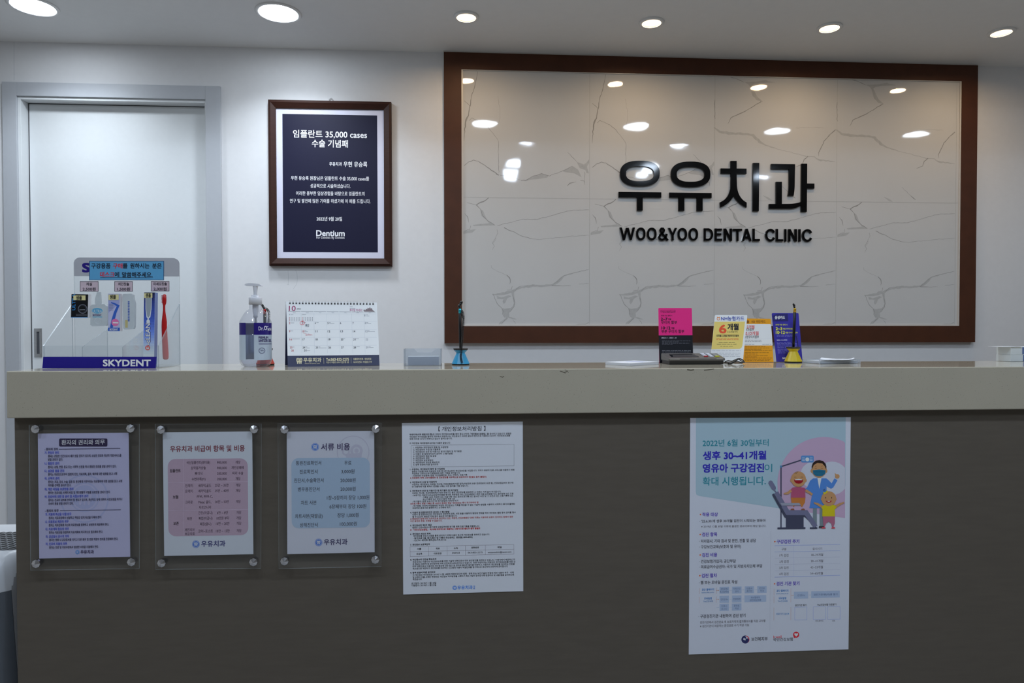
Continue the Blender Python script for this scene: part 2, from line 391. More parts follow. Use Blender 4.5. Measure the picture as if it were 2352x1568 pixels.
# ------------------------------------------------------------------ framed sign with marble tiles
M_brown = mat('brown_wood', (72, 39, 22), rough=0.55, spec=0.3, noise=(18, 0.10, (1, 1, 1)), bump=(300, 0.05, 0.0005))
M_alu = mat('pale_trim', (205, 200, 194), rough=0.35, noise=(30, 0.02))
M_tile = mat('marble_tile', (200, 200, 200), rough=0.04, spec=0.55, noise=(3, 0.02), bump=(5.5, 0.06, 0.012))
M_vein = mat('marble_vein', (180, 180, 180), rough=0.05, spec=0.55, noise=(60, 0.05), bump=(5.5, 0.06, 0.012))
M_vein2 = mat('marble_vein_fine', (150, 149, 147), rough=0.05, spec=0.55, noise=(60, 0.08))
M_joint = mat('tile_joint', (172, 172, 170), rough=0.6, noise=(50, 0.05))
M_black = mat('black_acrylic', (7, 7, 8), rough=0.06, spec=0.35, noise=(30, 0.02))
fl, fr_ = at_y(1020.3, 450, YF)[0], at_y(2243.2, 470, YF)[0]
ft, fb = float(at_y(1632, 134.5, YF)[2]), float(at_y(1632, 786.6, YF)[2])
ft = min(ft, ZC-0.005)
M_caulk = mat('white_sealant', (210, 208, 204), rough=0.6, noise=(30, 0.02))
il, ir = at_y(1060.3, 450, YF)[0], at_y(2207, 470, YF)[0]
it, ib = float(at_y(1632, 172.2, YF)[2]), float(at_y(1632, 748.6, YF)[2])
sign = thing('clinic_sign', 'wide brown-framed marble tile sign with big black letters on the back wall', 'sign', ((fl+fr_)/2, YW, fb))
def R4(a, b, c, d, y): return [(a, y, d), (b, y, d), (b, y, c), (a, y, c)]
m = MB()
m.ring(R4(fl, fr_, fb, ft, YF), R4(il, ir, ib, it, YF), (0, YW-YF, 0), M_brown); m.build('frame', sign)
m = MB(); m.box(fl-0.002, fr_, YF+0.004, YW, ft+0.0002, ZC-0.0002, M_caulk); m.box(fl-0.002, fl-0.0002, YF+0.006, YW, fb, ft, M_caulk); m.build('sealant', sign)
m = MB(); tw = 0.0070
m.ring(R4(il, ir, ib, it, YF+0.003), R4(il+tw, ir-tw, ib+tw, it-0.003, YF+0.003), (0, YW-YF-0.003, 0), M_alu); m.build('inner_trim', sign)
m = MB(); m.prism(R4(il+tw, ir-tw, ib+tw, it-0.003, YT), (0, YW-YT-0.001, 0), M_tile)
random.seed(7)
tiles = Sheet(m, (0, YT, 0), (0, -1, 0), (0, 0, 1))
tx0 = at_y(1354, 456, YT)[0]; zj = float(at_y(1354, 456.3, YT)[2])
pitch = float(at_y(2195, 465.5, YT)[0]-tx0)/3.0
def onT(pts, layer): return tiles.W(pts, layer)
def strip(q, mt):                              # q: world points of both edges
    n = len(q)//2; m.add(q, [[i, i+1, i+1+n, i+n] for i in range(n-1)], mt)
lo_x, hi_x, lo_z, hi_z = il+tw+0.001, ir-tw-0.001, ib+tw+0.001, it-0.004
def clipx(q): q = q.copy(); q[:, 0] = np.clip(q[:, 0], lo_x, hi_x); q[:, 2] = np.clip(q[:, 2], lo_z, hi_z); return q
def vein(crop, pts, wd, copies, fine=True):
    ox, oy, sc = crop; p = [(ox+a/sc, oy+b/sc) for a, b in pts]
    wv = np.full(len(p), wd/sc) if np.isscalar(wd) else np.array(wd)/sc
    P = []; Wd = []
    for i in range(len(p)-1):                   # jagged: subdivided and shaken a little
        a, b = np.array(p[i]), np.array(p[i+1]); L = np.hypot(*(b-a)); k = max(1, int(L/5))
        for j in range(k):
            t = j/k; q = a+(b-a)*t
            if not (i == 0 and j == 0): q = q+np.array([random.uniform(-1, 1), random.uniform(-1, 1)])*min(0.7, L*0.12)
            P.append(q); Wd.append((wv[i]*(1-t)+wv[i+1]*t)*random.uniform(0.75, 1.25))
    P.append(np.array(p[-1])); Wd.append(wv[-1]*0.5)
    L_, R_ = ribbon(P, Wd); q = onT(list(L_)+list(R_), 1 if not fine else 2)
    for c in copies: strip(clipx(q+np.array([c*pitch, 0, 0])), M_vein2 if fine else M_vein)
def patch(crop, pts, copies):
    ox, oy, sc = crop; p = []
    for i in range(len(pts)):
        a, b = np.array(pts[i], float), np.array(pts[(i+1) % len(pts)], float)
        for t in (0, 0.5): p.append(a+(b-a)*t+(np.array([random.uniform(-1.0, 1.0)]*2) if t else 0))
    q = onT([(ox+a/sc, oy+b/sc) for a, b in p], 1)
    for c in copies:
        w_ = clipx(q+np.array([c*pitch, 0, 0])); m.add(w_, [list(range(len(w_)))], M_vein)
K1 = (1040, 150, 3.825); K2 = (1640, 150, 3.825); K3 = (1040, 540, 3.92)
U = (0, 1)
vein(K1, [(220, 55), (205, 130), (185, 210), (165, 270), (155, 350), (145, 375), (138, 440), (115, 480), (105, 560), (100, 665)], [4, 5, 6, 5, 7, 6, 10, 12, 7, 3], U)
vein(K1, [(100, 310), (130, 335), (155, 362)], 4, U); vein(K1, [(145, 485), (165, 462), (210, 480), (260, 505), (300, 535), (350, 595), (395, 650), (405, 690), (400, 760), (402, 850), (404, 950)], 3.2, U)
vein(K1, [(100, 880), (140, 850), (160, 845), (180, 832), (225, 842), (280, 880), (340, 920), (390, 955), (405, 965)], [4, 5, 5, 4, 5, 5, 6, 10, 14], U)
vein(K1, [(405, 962), (480, 970), (600, 1008)], 2.2, U); patch(K1, [(600, 1012), (640, 1008), (690, 978), (780, 950), (840, 965), (830, 985), (740, 1000), (690, 1003), (640, 1016)], U)
vein(K1, [(600, 1012), (645, 1010), (700, 975), (780, 950), (850, 970), (920, 945), (990, 915), (1050, 885)], [5, 5, 4, 4, 3, 3, 3, 3], U)
patch(K1, [(960, 928), (1050, 883), (1100, 915), (1132, 983), (1070, 950), (985, 938)], U); patch(K1, [(1090, 850), (1110, 855), (1150, 870), (1170, 860), (1197, 825), (1197, 860), (1178, 890), (1195, 950), (1175, 945), (1165, 920), (1115, 903)], U)
vein(K1, [(1010, 765), (1045, 800), (1095, 852)], 3, U); vein(K1, [(395, 270), (405, 340), (418, 400), (412, 480), (402, 520)], 1.6, U)
vein(K1, [(1005, 1060), (1030, 1035), (1085, 1022)], [3, 6, 3], U); vein(K1, [(1120, 1010), (1150, 1015), (1158, 1050)], 3, U); vein(K1, [(1160, 935), (1157, 1045)], 2.5, U)
B = (0, 1)
vein(K2, [(145, 103), (190, 115), (265, 150)], 4, B); patch(K2, [(265, 146), (380, 142), (455, 128), (480, 140), (540, 150), (400, 158), (350, 166), (318, 190), (300, 165)], B); vein(K2, [(318, 172), (338, 215), (352, 260), (378, 296), (428, 320)], [14, 26, 30, 22, 4], B, False)
vein(K2, [(415, 318), (350, 355), (290, 395), (210, 432), (150, 460), (120, 515)], [6, 5, 6, 7, 5, 3], B)
vein(K2, [(0, 545), (50, 585), (150, 598), (270, 602), (345, 615), (400, 670), (440, 695), (560, 735), (700, 770), (810, 800), (880, 805), (920, 830), (1065, 848)], [10, 20, 20, 18, 20, 24, 12, 5, 5, 7, 6, 14, 6], B, False)
vein(K2, [(1068, 565), (1020, 605), (970, 665), (945, 715), (918, 765), (920, 800)], [7, 6, 6, 7, 6, 3], B)
vein(K2, [(825, 798), (795, 825), (775, 870), (720, 890)], [8, 6, 5, 3], B); vein(K2, [(720, 550), (830, 545), (960, 550)], 1.5, B)
patch(K2, [(425, 1140), (480, 1160), (512, 1186), (478, 1182)], B); vein(K2, [(1650, 1070), (1720, 1140), (1770, 1180)], [2, 2, 8], (0, -1)); vein(K2, [(8, 300), (4, 390), (10, 470)], 6, B)
A4 = (0, 1, 2, 3)
vein(K1, [(315, 1162), (290, 1185), (220, 1215), (205, 1225), (245, 1265)], [6, 7, 9, 6, 5], A4); vein(K1, [(245, 1265), (265, 1320), (300, 1360), (370, 1403)], 4, A4)
patch(K1, [(240, 1262), (265, 1275), (290, 1335), (310, 1365), (370, 1405), (328, 1397), (288, 1350), (252, 1322)], A4); vein(K1, [(125, 1205), (160, 1215), (210, 1226)], 3, A4)
patch(K1, [(175, 1402), (230, 1394), (300, 1388), (340, 1384), (376, 1405), (280, 1408), (185, 1412)], A4)
vein(K1, [(390, 1408), (500, 1380), (620, 1352), (740, 1352), (870, 1320), (1000, 1280), (1060, 1272), (1197, 1268)], 2.6, A4)
vein(K1, [(450, 1425), (490, 1445), (530, 1460), (610, 1500), (680, 1520), (770, 1528), (900, 1515), (1050, 1500), (1197, 1492)], [6, 5, 4, 4, 3, 2.5, 2, 2, 2], A4)
vein(K1, [(105, 1300), (130, 1330), (140, 1380)], [3, 6, 3], A4); vein(K1, [(157, 1408), (152, 1440), (92, 1456)], 3, A4); patch(K1, [(88, 1460), (150, 1446), (205, 1438), (172, 1468), (88, 1480)], A4)
vein(K1, [(388, 1440), (396, 1470), (376, 1510), (380, 1530), (345, 1568)], 2, A4); vein(K3, [(385, 25), (355, 70), (375, 100), (355, 132)], 2.4, A4); vein(K3, [(345, 270), (347, 295), (400, 325), (486, 358)], 1.3, A4)
vein(K3, [(485, 358), (508, 378), (515, 400), (520, 420), (512, 440)], [5, 9, 6, 4, 3], A4); vein(K3, [(535, 460), (528, 490), (485, 493)], 3, A4)
vein(K3, [(360, 533), (450, 527), (540, 507), (570, 485), (620, 468), (720, 458), (820, 455), (900, 445), (940, 425), (975, 390), (1000, 366), (1100, 338), (1225, 308)], [8, 24, 26, 22, 14, 18, 20, 14, 22, 26, 10, 5, 5], A4, False)
vein(K3, [(558, 500), (575, 480), (600, 462), (700, 450), (740, 446)], 2.5, A4); vein(K3, [(900, 446), (955, 402), (1005, 360), (1100, 335), (1225, 308)], 2.4, A4)
vein(K3, [(890, 452), (980, 455), (1065, 452)], [5, 3, 2], A4); vein(K3, [(1135, 440), (1225, 433)], 2, A4)
vein(K3, [(358, 528), (375, 550), (388, 592), (412, 632), (440, 655), (452, 680), (448, 710), (466, 740)], 3.6, A4)
vein(K3, [(540, 512), (545, 560), (556, 610), (548, 642), (522, 675), (512, 690)], [20, 16, 12, 14, 20, 12], A4, False); vein(K3, [(545, 560), (560, 605), (550, 645), (515, 690)], 3, A4)
patch(K3, [(395, 545), (440, 560), (500, 540), (530, 548), (490, 570), (475, 605), (460, 620), (448, 600), (455, 575), (400, 572)], A4)
patch(K3, [(440, 655), (470, 662), (520, 655), (545, 640), (530, 672), (507, 700), (510, 730), (490, 746), (465, 738), (448, 700)], A4)
vein(K3, [(492, 742), (450, 775), (415, 805)], [14, 20, 18], A4, False); vein(K3, [(490, 748), (460, 775), (435, 803)], 3, A4); vein(K3, [(500, 738), (540, 748), (577, 757)], [12, 14, 3], A4, False); vein(K3, [(543, 768), (555, 780), (564, 800)], 3, A4)
patch(K3, [(1100, 806), (1130, 797), (1190, 797), (1225, 780), (1225, 790), (1195, 804)], A4)
for k in range(4):
    x = tx0+k*pitch; m.add([(x-0.0008, YT-0.0003, lo_z), (x+0.0008, YT-0.0003, lo_z), (x+0.0008, YT-0.0003, hi_z), (x-0.0008, YT-0.0003, hi_z)], [[0, 1, 2, 3]], M_joint)
m.add([(lo_x, YT-0.0003, zj-0.0008), (hi_x, YT-0.0003, zj-0.0008), (hi_x, YT-0.0003, zj+0.0008), (lo_x, YT-0.0003, zj+0.0008)], [[0, 1, 2, 3]], M_joint)
m.build('tile_panel', sign)

# raised letters (depth 9 mm, on the tiles)
KL = (1390, 340, 4.6118); YLT = YT-0.010
def lp(pts):
    ox, oy, sc = KL; p = np.array(pts, float); return at_y(ox+p[:, 0]/sc, oy+p[:, 1]/sc, YLT)
def orient(pts):
    a = sum(pts[i][0]*pts[(i+1) % len(pts)][1]-pts[(i+1) % len(pts)][0]*pts[i][1] for i in range(len(pts)))
    return pts if a > 0 else pts[::-1]
_pc = [0]
def solid(mb, pts):
    _pc[0] = (_pc[0]+1) % 6; mb.prism(lp(orient(pts))[::-1]+np.array([0, 0.00004*_pc[0], 0]), (0, 0.0096, 0), M_black)
def sup(x0, x1, y0, y1, e=2.5, n=44):
    cx, cy, a, b = (x0+x1)/2, (y0+y1)/2, (x1-x0)/2, (y1-y0)/2; p = []
    for i in range(n):
        t = 2*math.pi*i/n; c, s = math.cos(t), math.sin(t)
        p.append((cx+a*math.copysign(abs(c)**(2/e), c), cy+b*math.copysign(abs(s)**(2/e), s)))
    return p
def oring(mb, o, i, eo=2.5, ei=2.5): mb.ring(lp(sup(*o, eo)), lp(sup(*i, ei)), (0, 0.0098, 0), M_black)
def Bx(x0, y0, x1, y1, s=0.0, l=0.0): return [(x0, y0), (x1, y0+s*(x1-x0)), (x1+l*(y1-y0), y1+s*(x1-x0)), (x0+l*(y1-y0), y1)]
L = []
m = MB(); oring(m, (158, 578, 133, 403), (220, 518, 191, 350)); solid(m, Bx(143, 463, 595, 519, 0.011)); solid(m, Bx(337, 515, 398, 661)); L.append((m, 'big first letter, a ring over a bar with one stem'))
m = MB(); oring(m, (696, 1115, 142, 412), (758, 1053, 199, 356)); solid(m, Bx(680, 470, 1128, 522, 0.011)); solid(m, Bx(777, 518, 840, 663)); solid(m, Bx(970, 520, 1033, 664)); L.append((m, 'big second letter, a ring over a bar with two stems'))
m = MB(); solid(m, Bx(1330, 135, 1393, 300)); solid(m, Bx(1225, 214, 1498, 268, 0.011))
solid(m, [(1333, 290), (1330, 400)]+bez((1330, 400), (1322, 530), (1217, 573), 10)+[(1219, 629)]+bez((1219, 629), (1320, 590), (1362, 505), 8)+[(1393, 400), (1393, 290)])
solid(m, [(1393, 290), (1396, 400)]+bez((1396, 400), (1408, 530), (1500, 576), 10)+[(1499, 629)]+bez((1499, 629), (1405, 590), (1362, 505), 8)+[(1333, 400), (1333, 290)])
solid(m, Bx(1569, 156, 1633, 668, 0, -0.01)); L.append((m, 'big third letter'))
m = MB(); solid(m, Bx(1760, 167, 2012, 222, 0.012)); solid(m, [(1948, 172), (2012, 172), (2008, 400)]+bez((2008, 400), (2006, 460), (1996, 506), 5)+[(1937, 504)]+bez((1937, 504), (1946, 450), (1948, 400), 5))
solid(m, Bx(1811, 356, 1873, 595)); solid(m, [(1738, 591), (1940, 590)]+bez((1940, 590), (2020, 590), (2082, 566), 7)+[(2082, 600)]+bez((2082, 600), (2030, 640), (1960, 641), 7)+[(1738, 641)])
solid(m, Bx(2080, 165, 2141, 674, 0, -0.008)); solid(m, Bx(2136, 374, 2217, 427, 0.01)); L.append((m, 'big fourth letter'))
for mb, lb in L:
    o = mb.build('letter', sign); o['label'] = lb
def arc(cx, cy, rx, ry, a0, a1, n=14): return [(cx+rx*math.cos(math.radians(a0+(a1-a0)*i/n)), cy+ry*math.sin(math.radians(a0+(a1-a0)*i/n))) for i in range(n+1)]
G = {'W': ['/', (.08, 1, .28, 0), (.48, .97, .28, 0), (.52, .97, .72, 0), (.92, 1, .72, 0)], 'Y': ['/', (.12, 1, .5, .40), (.88, 1, .5, .40), (.5, .44, .5, 0)],
     'D': [[(.1, 0), (.1, 1)], [(.02, .92)]+[(.5, .92)]+arc(.45, .5, .46, .42, 90, -90)[1:-1]+[(.45, .08), (.02, .08)]], 'E': [[(.12, 0), (.12, 1)], [(0, .91), (.97, .91)], [(.1, .52), (.88, .52)], [(0, .09), (1, .09)]],
     'N': ['/', (.135, 1, .135, 0), (.865, 1, .865, 0), (.15, 1, .85, 0)], 'T': [[(0, .91), (1, .91)], [(.5, 0), (.5, .95)]], 'A': ['/', (.5, 1, .115, 0), (.5, 1, .885, 0), 'bar', (.24, .78, .20, .38)],
     'L': [[(.13, 0), (.13, 1.01)], [(.05, .09), (1, .09)]], 'I': [[(.5, 0), (.5, 1)]], 'C': [[(.93, .70)]+arc(.55, .5, .45, .43, 45, 315, 22)+[(.93, .30)]],
     '&': [[(.98, -.02), (.3, .68), (.24, .82), (.34, .94), (.5, .94), (.6, .82), (.54, .66), (.2, .42), (.12, .25), (.22, .08), (.45, .04), (.68, .14), (.84, .4), (.86, .52)]]}
words = [('W', 153, 318), ('O', 329, 428), ('O', 443, 545), ('&', 560, 667), ('Y', 668, 762), ('O', 768, 868), ('O', 885, 985), ('D', 1047, 1143), ('E', 1163, 1240), ('N', 1258, 1345), ('T', 1355, 1452), ('A', 1448, 1552), ('L', 1565, 1640), ('C', 1698, 1797), ('L', 1812, 1887), ('I', 1900, 1923), ('N', 1940, 2033), ('I', 2050, 2072), ('C', 2088, 2190)]
for ch, x0, x1 in words:
    yt = 840+(x0-152)*0.0098; yb = yt+131; mb = MB()
    if ch == 'O': oring(mb, (x0, x1, yt-1, yb+1), (x0+22, x1-22, yt+20, yb-20), 2.25, 2.2)
    elif G[ch][0] == '/':                        # diagonals cut flat at cap height and baseline
        hw = 11.8/(x1-x0); bar = False
        for st in G[ch][1:]:
            if st == 'bar': bar = True; continue
            if bar: a0, a1, b0, b1 = st; u = [(a0, b1), (a1, b1), (a1, b0), (a0, b0)]
            else:
                a0, b0, a1, b1 = st; u = [(a0-hw, b0), (a0+hw, b0), (a1+hw, b1), (a1-hw, b1)]
            solid(mb, [(x0+p*(x1-x0), yb-q*(yb-yt)) for p, q in u])
    else:
        for st in G[ch]:
            p = [(x0+a*(x1-x0), yb-b*(yb-yt)) for a, b in st]
            l_, r_ = ribbon(p, 21.5); solid_ = [tuple(a) for a in l_]+[tuple(a) for a in r_[::-1]]
            n = len(p)
            _pc[0] = (_pc[0]+1) % 6; q = lp(list(l_)+list(r_))+np.array([0, 0.00004*_pc[0], 0]); e = np.array([0, 0.0096, 0])
            f = []
            for i in range(n-1): f += [[i, i+1, i+1+n, i+n], [i+2*n, i+1+2*n, i+1, i], [i+n, i+1+n, i+1+3*n, i+3*n]]
            f += [[0, n, 3*n, 2*n], [n-1, 3*n-1, 4*n-1, 2*n-1]]
            mb.add(np.vstack([q, q+e]), f, M_black)
    o = mb.build('letter', sign); o['label'] = 'small black letter %s' % ('ampersand' if ch == '&' else ch)

# ------------------------------------------------------------------ framed certificate
M_walnut = mat('dark_walnut', (52, 26, 17), rough=0.5, spec=0.25, noise=(40, 0.15, (1, 1, 6)))
KP = (600, 210, 3.647); YP = YW-0.022
def pq(pts, Y): p = np.array(pts, float); return at_y(KP[0]+p[:, 0]/KP[2], KP[1]+p[:, 1]/KP[2], Y)
cert = thing('framed_certificate', 'dark wooden frame with a navy certificate and white border hanging on the wall', 'framed certificate', (at_y(758, 611, YW)[0], YW-0.011, float(at_y(758, 611, YP)[2])))
m = MB(); oc = pq([(57, 67), (1088, 87), (1096, 1463), (68, 1459)], YP); mid = pq([(75, 86), (1070, 105), (1078, 1444), (86, 1440)], YP-0.005); ic = pq([(121, 137), (1026, 152), (1030, 1398), (131, 1396)], YP+0.004)
wl = oc.copy(); wl[:, 1] = YW; back = ic.copy(); back[:, 1] = YP+0.012
for a, b in ((wl, oc), (oc, mid), (mid, ic), (ic, back)): m.add(np.vstack([a, b]), [[k, (k+1) % 4, (k+1) % 4+4, k+4] for k in range(4)], M_walnut)
m.build('frame', cert)
m = MB(); s = Sheet(m, (0, YP+0.010, 0), (0, -1, 0), KP, None, (200, 0.0175, 1400, 0.002), -0.006)
WP = (208, 208, 226)
s.slab([(118, 134), (1029, 149), (1033, 1401), (128, 1399)], (214, 214, 232), 0.002); s.poly([(177, 187), (971, 201), (977, 1348), (184, 1345)], (9, 9, 46))
tw_ = (235, 235, 240)
for t, a, b, y, h, bd in (('임플란트 35,000 cases', 267, 885, 353, 62, .7), ('수술 기념패', 425, 725, 434, 62, .7), ('우유치과', 570, 675, 607, 32, .6), ('우현 유승록', 690, 888, 609, 44, .6), ('우현 유승록 원장님은 임플란트 수술 35,000 cases를', 249, 903, 724, 34, .4),
                          ('성공적으로 시술하셨습니다.', 411, 747, 790, 34, .4), ('이러한 풍부한 임상경험을 바탕으로 임플란트의', 292, 865, 852, 34, .4), ('연구 및 발전에 많은 기여를 하셨기에 이 패를 드립니다.', 240, 915, 915, 34, .4), ('2022년 9월 20일', 464, 677, 1066, 34, .6), ('For Dentists By Dentists', 462, 698, 1222, 24, .2)):
    s.text(t, a, b, y, h, tw_, bd)
# the didone wordmark: heavy stems with thin joins
X = 462
s.text('Dentium', 462, 698, 1184, 60, tw_, 1.2)
m.build('certificate', cert)
m = MB(); hp = pq([(583, 70)], YW-0.006)[0]; m.tube([hp+np.array([0.008*math.cos(a), 0, 0.008*math.sin(a)]) for a in np.linspace(0, 2*math.pi, 17)[:-1]], 0.0015, M_steel, 6, True); m.build('hanging_ring', cert)

# ------------------------------------------------------------------ reception counter
M_stone = mat('counter_stone', (186, 177, 158), rough=0.07, noise=(3, 0.03))
def speckle(m, base, dark, light):             # fine dark and light grains in the engineered stone
    nt = m.node_tree; b = bsdf(m); tc = nt.nodes.new('ShaderNodeTexCoord'); prev = None
    for sc, th, c in ((430, 0.05, dark), (620, 0.05, light), (280, 0.018, dark)):
        v = nt.nodes.new('ShaderNodeTexVoronoi'); v.inputs['Scale'].default_value = sc; nt.links.new(tc.outputs['Object'], v.inputs['Vector'])
        sx = nt.nodes.new('ShaderNodeSeparateColor'); nt.links.new(v.outputs['Color'], sx.inputs[0])
        g = nt.nodes.new('ShaderNodeMath'); g.operation = 'LESS_THAN'; g.inputs[1].default_value = 0.22; nt.links.new(v.outputs['Distance'], g.inputs[0])
        k = nt.nodes.new('ShaderNodeMath'); k.operation = 'LESS_THAN'; k.inputs[1].default_value = th*2.2; nt.links.new(sx.outputs[0], k.inputs[0])
        a = nt.nodes.new('ShaderNodeMath'); a.operation = 'MULTIPLY'; nt.links.new(g.outputs[0], a.inputs[0]); nt.links.new(k.outputs[0], a.inputs[1])
        a2 = nt.nodes.new('ShaderNodeMath'); a2.operation = 'MULTIPLY'; a2.inputs[1].default_value = 0.5; nt.links.new(a.outputs[0], a2.inputs[0])
        mx = nt.nodes.new('ShaderNodeMix'); mx.data_type = 'RGBA'; nt.links.new(a2.outputs[0], mx.inputs['Factor'])
        if prev is None:
            old = b.inputs['Base Color'].links[0].from_socket; nt.links.new(old, mx.inputs['A'])
        else: nt.links.new(prev, mx.inputs['A'])
        mx.inputs['B'].default_value = (*lin(c), 1); prev = mx.outputs['Result']
    nt.links.new(prev, b.inputs['Base Color'])
speckle(M_stone, None, (95, 90, 82), (205, 203, 196))
M_lam = mat('brown_grey_laminate', (100, 92, 82), rough=0.5, spec=0.3, noise=(14, 0.05, (1, 1, 7)), bump=(180, 0.08, 0.0004))
M_grime = mat('dark_chip', (96, 88, 72), rough=0.8, noise=(100, 0.2))
sxl = at_y(14.6, 900, YS)[0]; zsb = float(at_y(1176, 950.2, YS)[2]); bxl = at_y(34.5, 1080, YB)[0]; CXR = 3.6
m = MB(); m.box(bxl, CXR-0.03, YB, YB+0.20, 0.0, zsb, M_lam, 0.001); tag(m.build('counter_cabinet', None, ((bxl+CXR)/2, YB+0.1, 0)), 'dark brown-grey laminate counter front carrying the notices and posters', 'counter')
m = MB(); m.box(sxl, CXR, YS, YE, zsb, ZT, M_stone, 0.0025, 3)
sc_ = Sheet(m, (0, YS, 0), (0, -1, 0), (0, 0, 1))
for p, wd in (([(1286, 852), (1296, 855), (1303, 853)], 1.6), ([(1294, 855), (1299, 857)], 1.4), ([(1148, 864), (1154, 866), (1158, 864)], 1.6), ([(1578, 848.5), (1587, 850), (1594, 848.8)], 2.4), ([(1617, 850), (1628, 849), (1640, 847)], 1.8), ([(1297, 848), (1303, 851), (1306, 856)], 0.8)):
    sc_.path(p, wd, M_grime)
tag(m.build('countertop', None, ((sxl+CXR)/2, (YS+YE)/2, zsb)), 'thick grey speckled stone top of the reception counter', 'countertop')

# ------------------------------------------------------------------ the three acrylic notices on the front
M_acr = clear('clear_acrylic', (0.975, 0.98, 0.982), 0.008, 0.02)
M_acre = clear('acrylic_edge', (0.75, 0.8, 0.8), 0.35, 0.1, hcol=(0.75, 0.8, 0.82))
M_chrome = mat('chrome', (215, 215, 220), rough=0.2, metal=1.0, noise=(60, 0.05))
def notice(label, plate, bolts, fill):
    """plate: photo corners (tl, tr, br, bl); bolts: photo centres; fill draws the sheet"""
    yp = YB-0.016
    q = at_y(*np.array(plate, float).T, yp)
    r = thing('acrylic_notice', label, 'notice', (q[:, 0].mean(), YB-0.008, q[:, 2].min()), 'clear acrylic notices on the counter front')
    m = MB(); m.prism(q, (0, 0.003, 0), M_acr, M_acre); m.build('acrylic_panel', r)
    m = MB(); fill(m, YB-0.012); m.build('notice_sheet', r)
    for b in bolts:
        c = at_y(*b, YB-0.024); m = MB()
        m.lathe([(0.0065, 0), (0.0065, -0.014), (0.0095, -0.014), (0.0098, -0.0165), (0.0098, -0.0215)], M_chrome, (c[0], YB, c[2]), 24, axis=(0, 1, 0))
        m.lathe([(0.0098, -0.0215), (0.0001, -0.0265)], M_chrome, (c[0], YB, c[2]), 8, axis=(0, 1, 0), smooth=False)
        m.build('standoff_bolt', r)
    return r
LIL = (212, 207, 238, 1); REFA = LIL; REFB = (142, 148, 170)
def fillA(m, Y):
    s = Sheet(m, (0, Y, 0), (0, -1, 0), (50, 960, 4.357), REFB, (150, -0.010, 1390, -0.019), -0.008)
    s.slab([(160, 155), (1070, 145), (1085, 1386), (175, 1404)], LIL)
    
    lb = (196, 198, 236, 1); s.ringp(628, 805, 243, 16, lb, 1, 40); s.logo(628, 790, 150, lb, REFA); s.layer = 6
    s.poly(rrect(375, 203, 858, 283, 14), (24, 14, 52)); s.text('환자의 권리와 의무', 400, 832, 243, 50, (150, 152, 178), .8)
    dk = (36, 32, 66); bl = (48, 62, 156); bk = (38, 36, 66)
    s.text('- 환자의 권리', 230, 362, 310, 26, dk, 1); s.line(373, 310, 988, 301, 5, dk)
    s.text('- 환자의 의무', 235, 370, 926, 26, dk, 1); s.line(383, 925, 993, 915, 5, dk)
    for t, a, b, y in (('가. 존엄의 권리', 230, 373, 345), ('나. 평등의 권리', 230, 375, 453), ('다. 설명을 들을 권리', 230, 425, 528), ('라. 선택의 권리', 232, 377, 603), ('마. 개인 비밀을 보호받을 권리', 232, 517, 711), ('바. 진료비에 대한 알 권리 및 시정요청의 권리', 232, 665, 785), ('가. 치료에 최선을 다할 의무', 237, 497, 962), ('나. 의료정보 제공의 의무', 237, 470, 1036), ('다. 치료계획 협조의 의무', 240, 473, 1110), ('라. 공공질서 준수의 의무', 242, 475, 1184), ('마. 진료비 지불의 의무', 242, 455, 1258)):
        s.text(t, a, b, y, 27, bl, .9)
    for t, a, b, y in (('환자는 존엄한 인간으로서 예우 받을 권리가 있으며, 성실한 진료와 최선의 의료서비스를', 265, 997, 380), ('받을 권리가 있다.', 265, 412, 414), ('환자는 성별, 연령, 종교 또는 사회적 신분을 떠나 평등한 진료를 받을 권리가 있다.', 265, 950, 489), ('환자는 의료진으로부터 질병의 진단, 치료계획, 결과, 예후에 대한 설명을 듣고 시행', 265, 955, 563),
                       ('환자는 치료, 검사, 수술, 입원 등 본인에게 이루어지는 의료행위에 대한 설명을 듣고 시행', 267, 1005, 638), ('여부를 선택할 권리가 있다.', 267, 495, 672), ('환자는 진료내용, 신체의 비밀 및 개인생활의 비밀을 보호받을 권리가 있다.', 267, 888, 746), ('환자는 진료비 내역에 관하여 알 권리가 있으며, 계산착오 등에 대하여 시정요청을 하거나', 268, 1008, 820), ('조속히 환불 받을 권리가 있다.', 268, 520, 855),
                       ('환자는 치료과정에서 성실하고 책임감 있게 최선을 다해야 한다.', 272, 800, 998), ('환자는 의료진에게 자신의 의료정보를 정확하고 상세하게 제공해야 한다.', 272, 873, 1071), ('환자는 의료진을 존중하며 치료계획에 적극적으로 협조해야 한다.', 274, 812, 1144), ('환자는 병원 내 공공질서를 지키고 다른 환자 및 병원 직원의 편의를 존중해야 한다.', 276, 965, 1218), ('환자는 진료 및 치료과정에서 발생한 비용을 지불해야 한다.', 276, 770, 1293)):
        s.text(t, a, b, y, 26, bk, .7)
    s.logo(558, 1340, 21, (62, 110, 178), REFA); s.text('우유치과', 590, 722, 1338, 36, (36, 28, 72), .9)
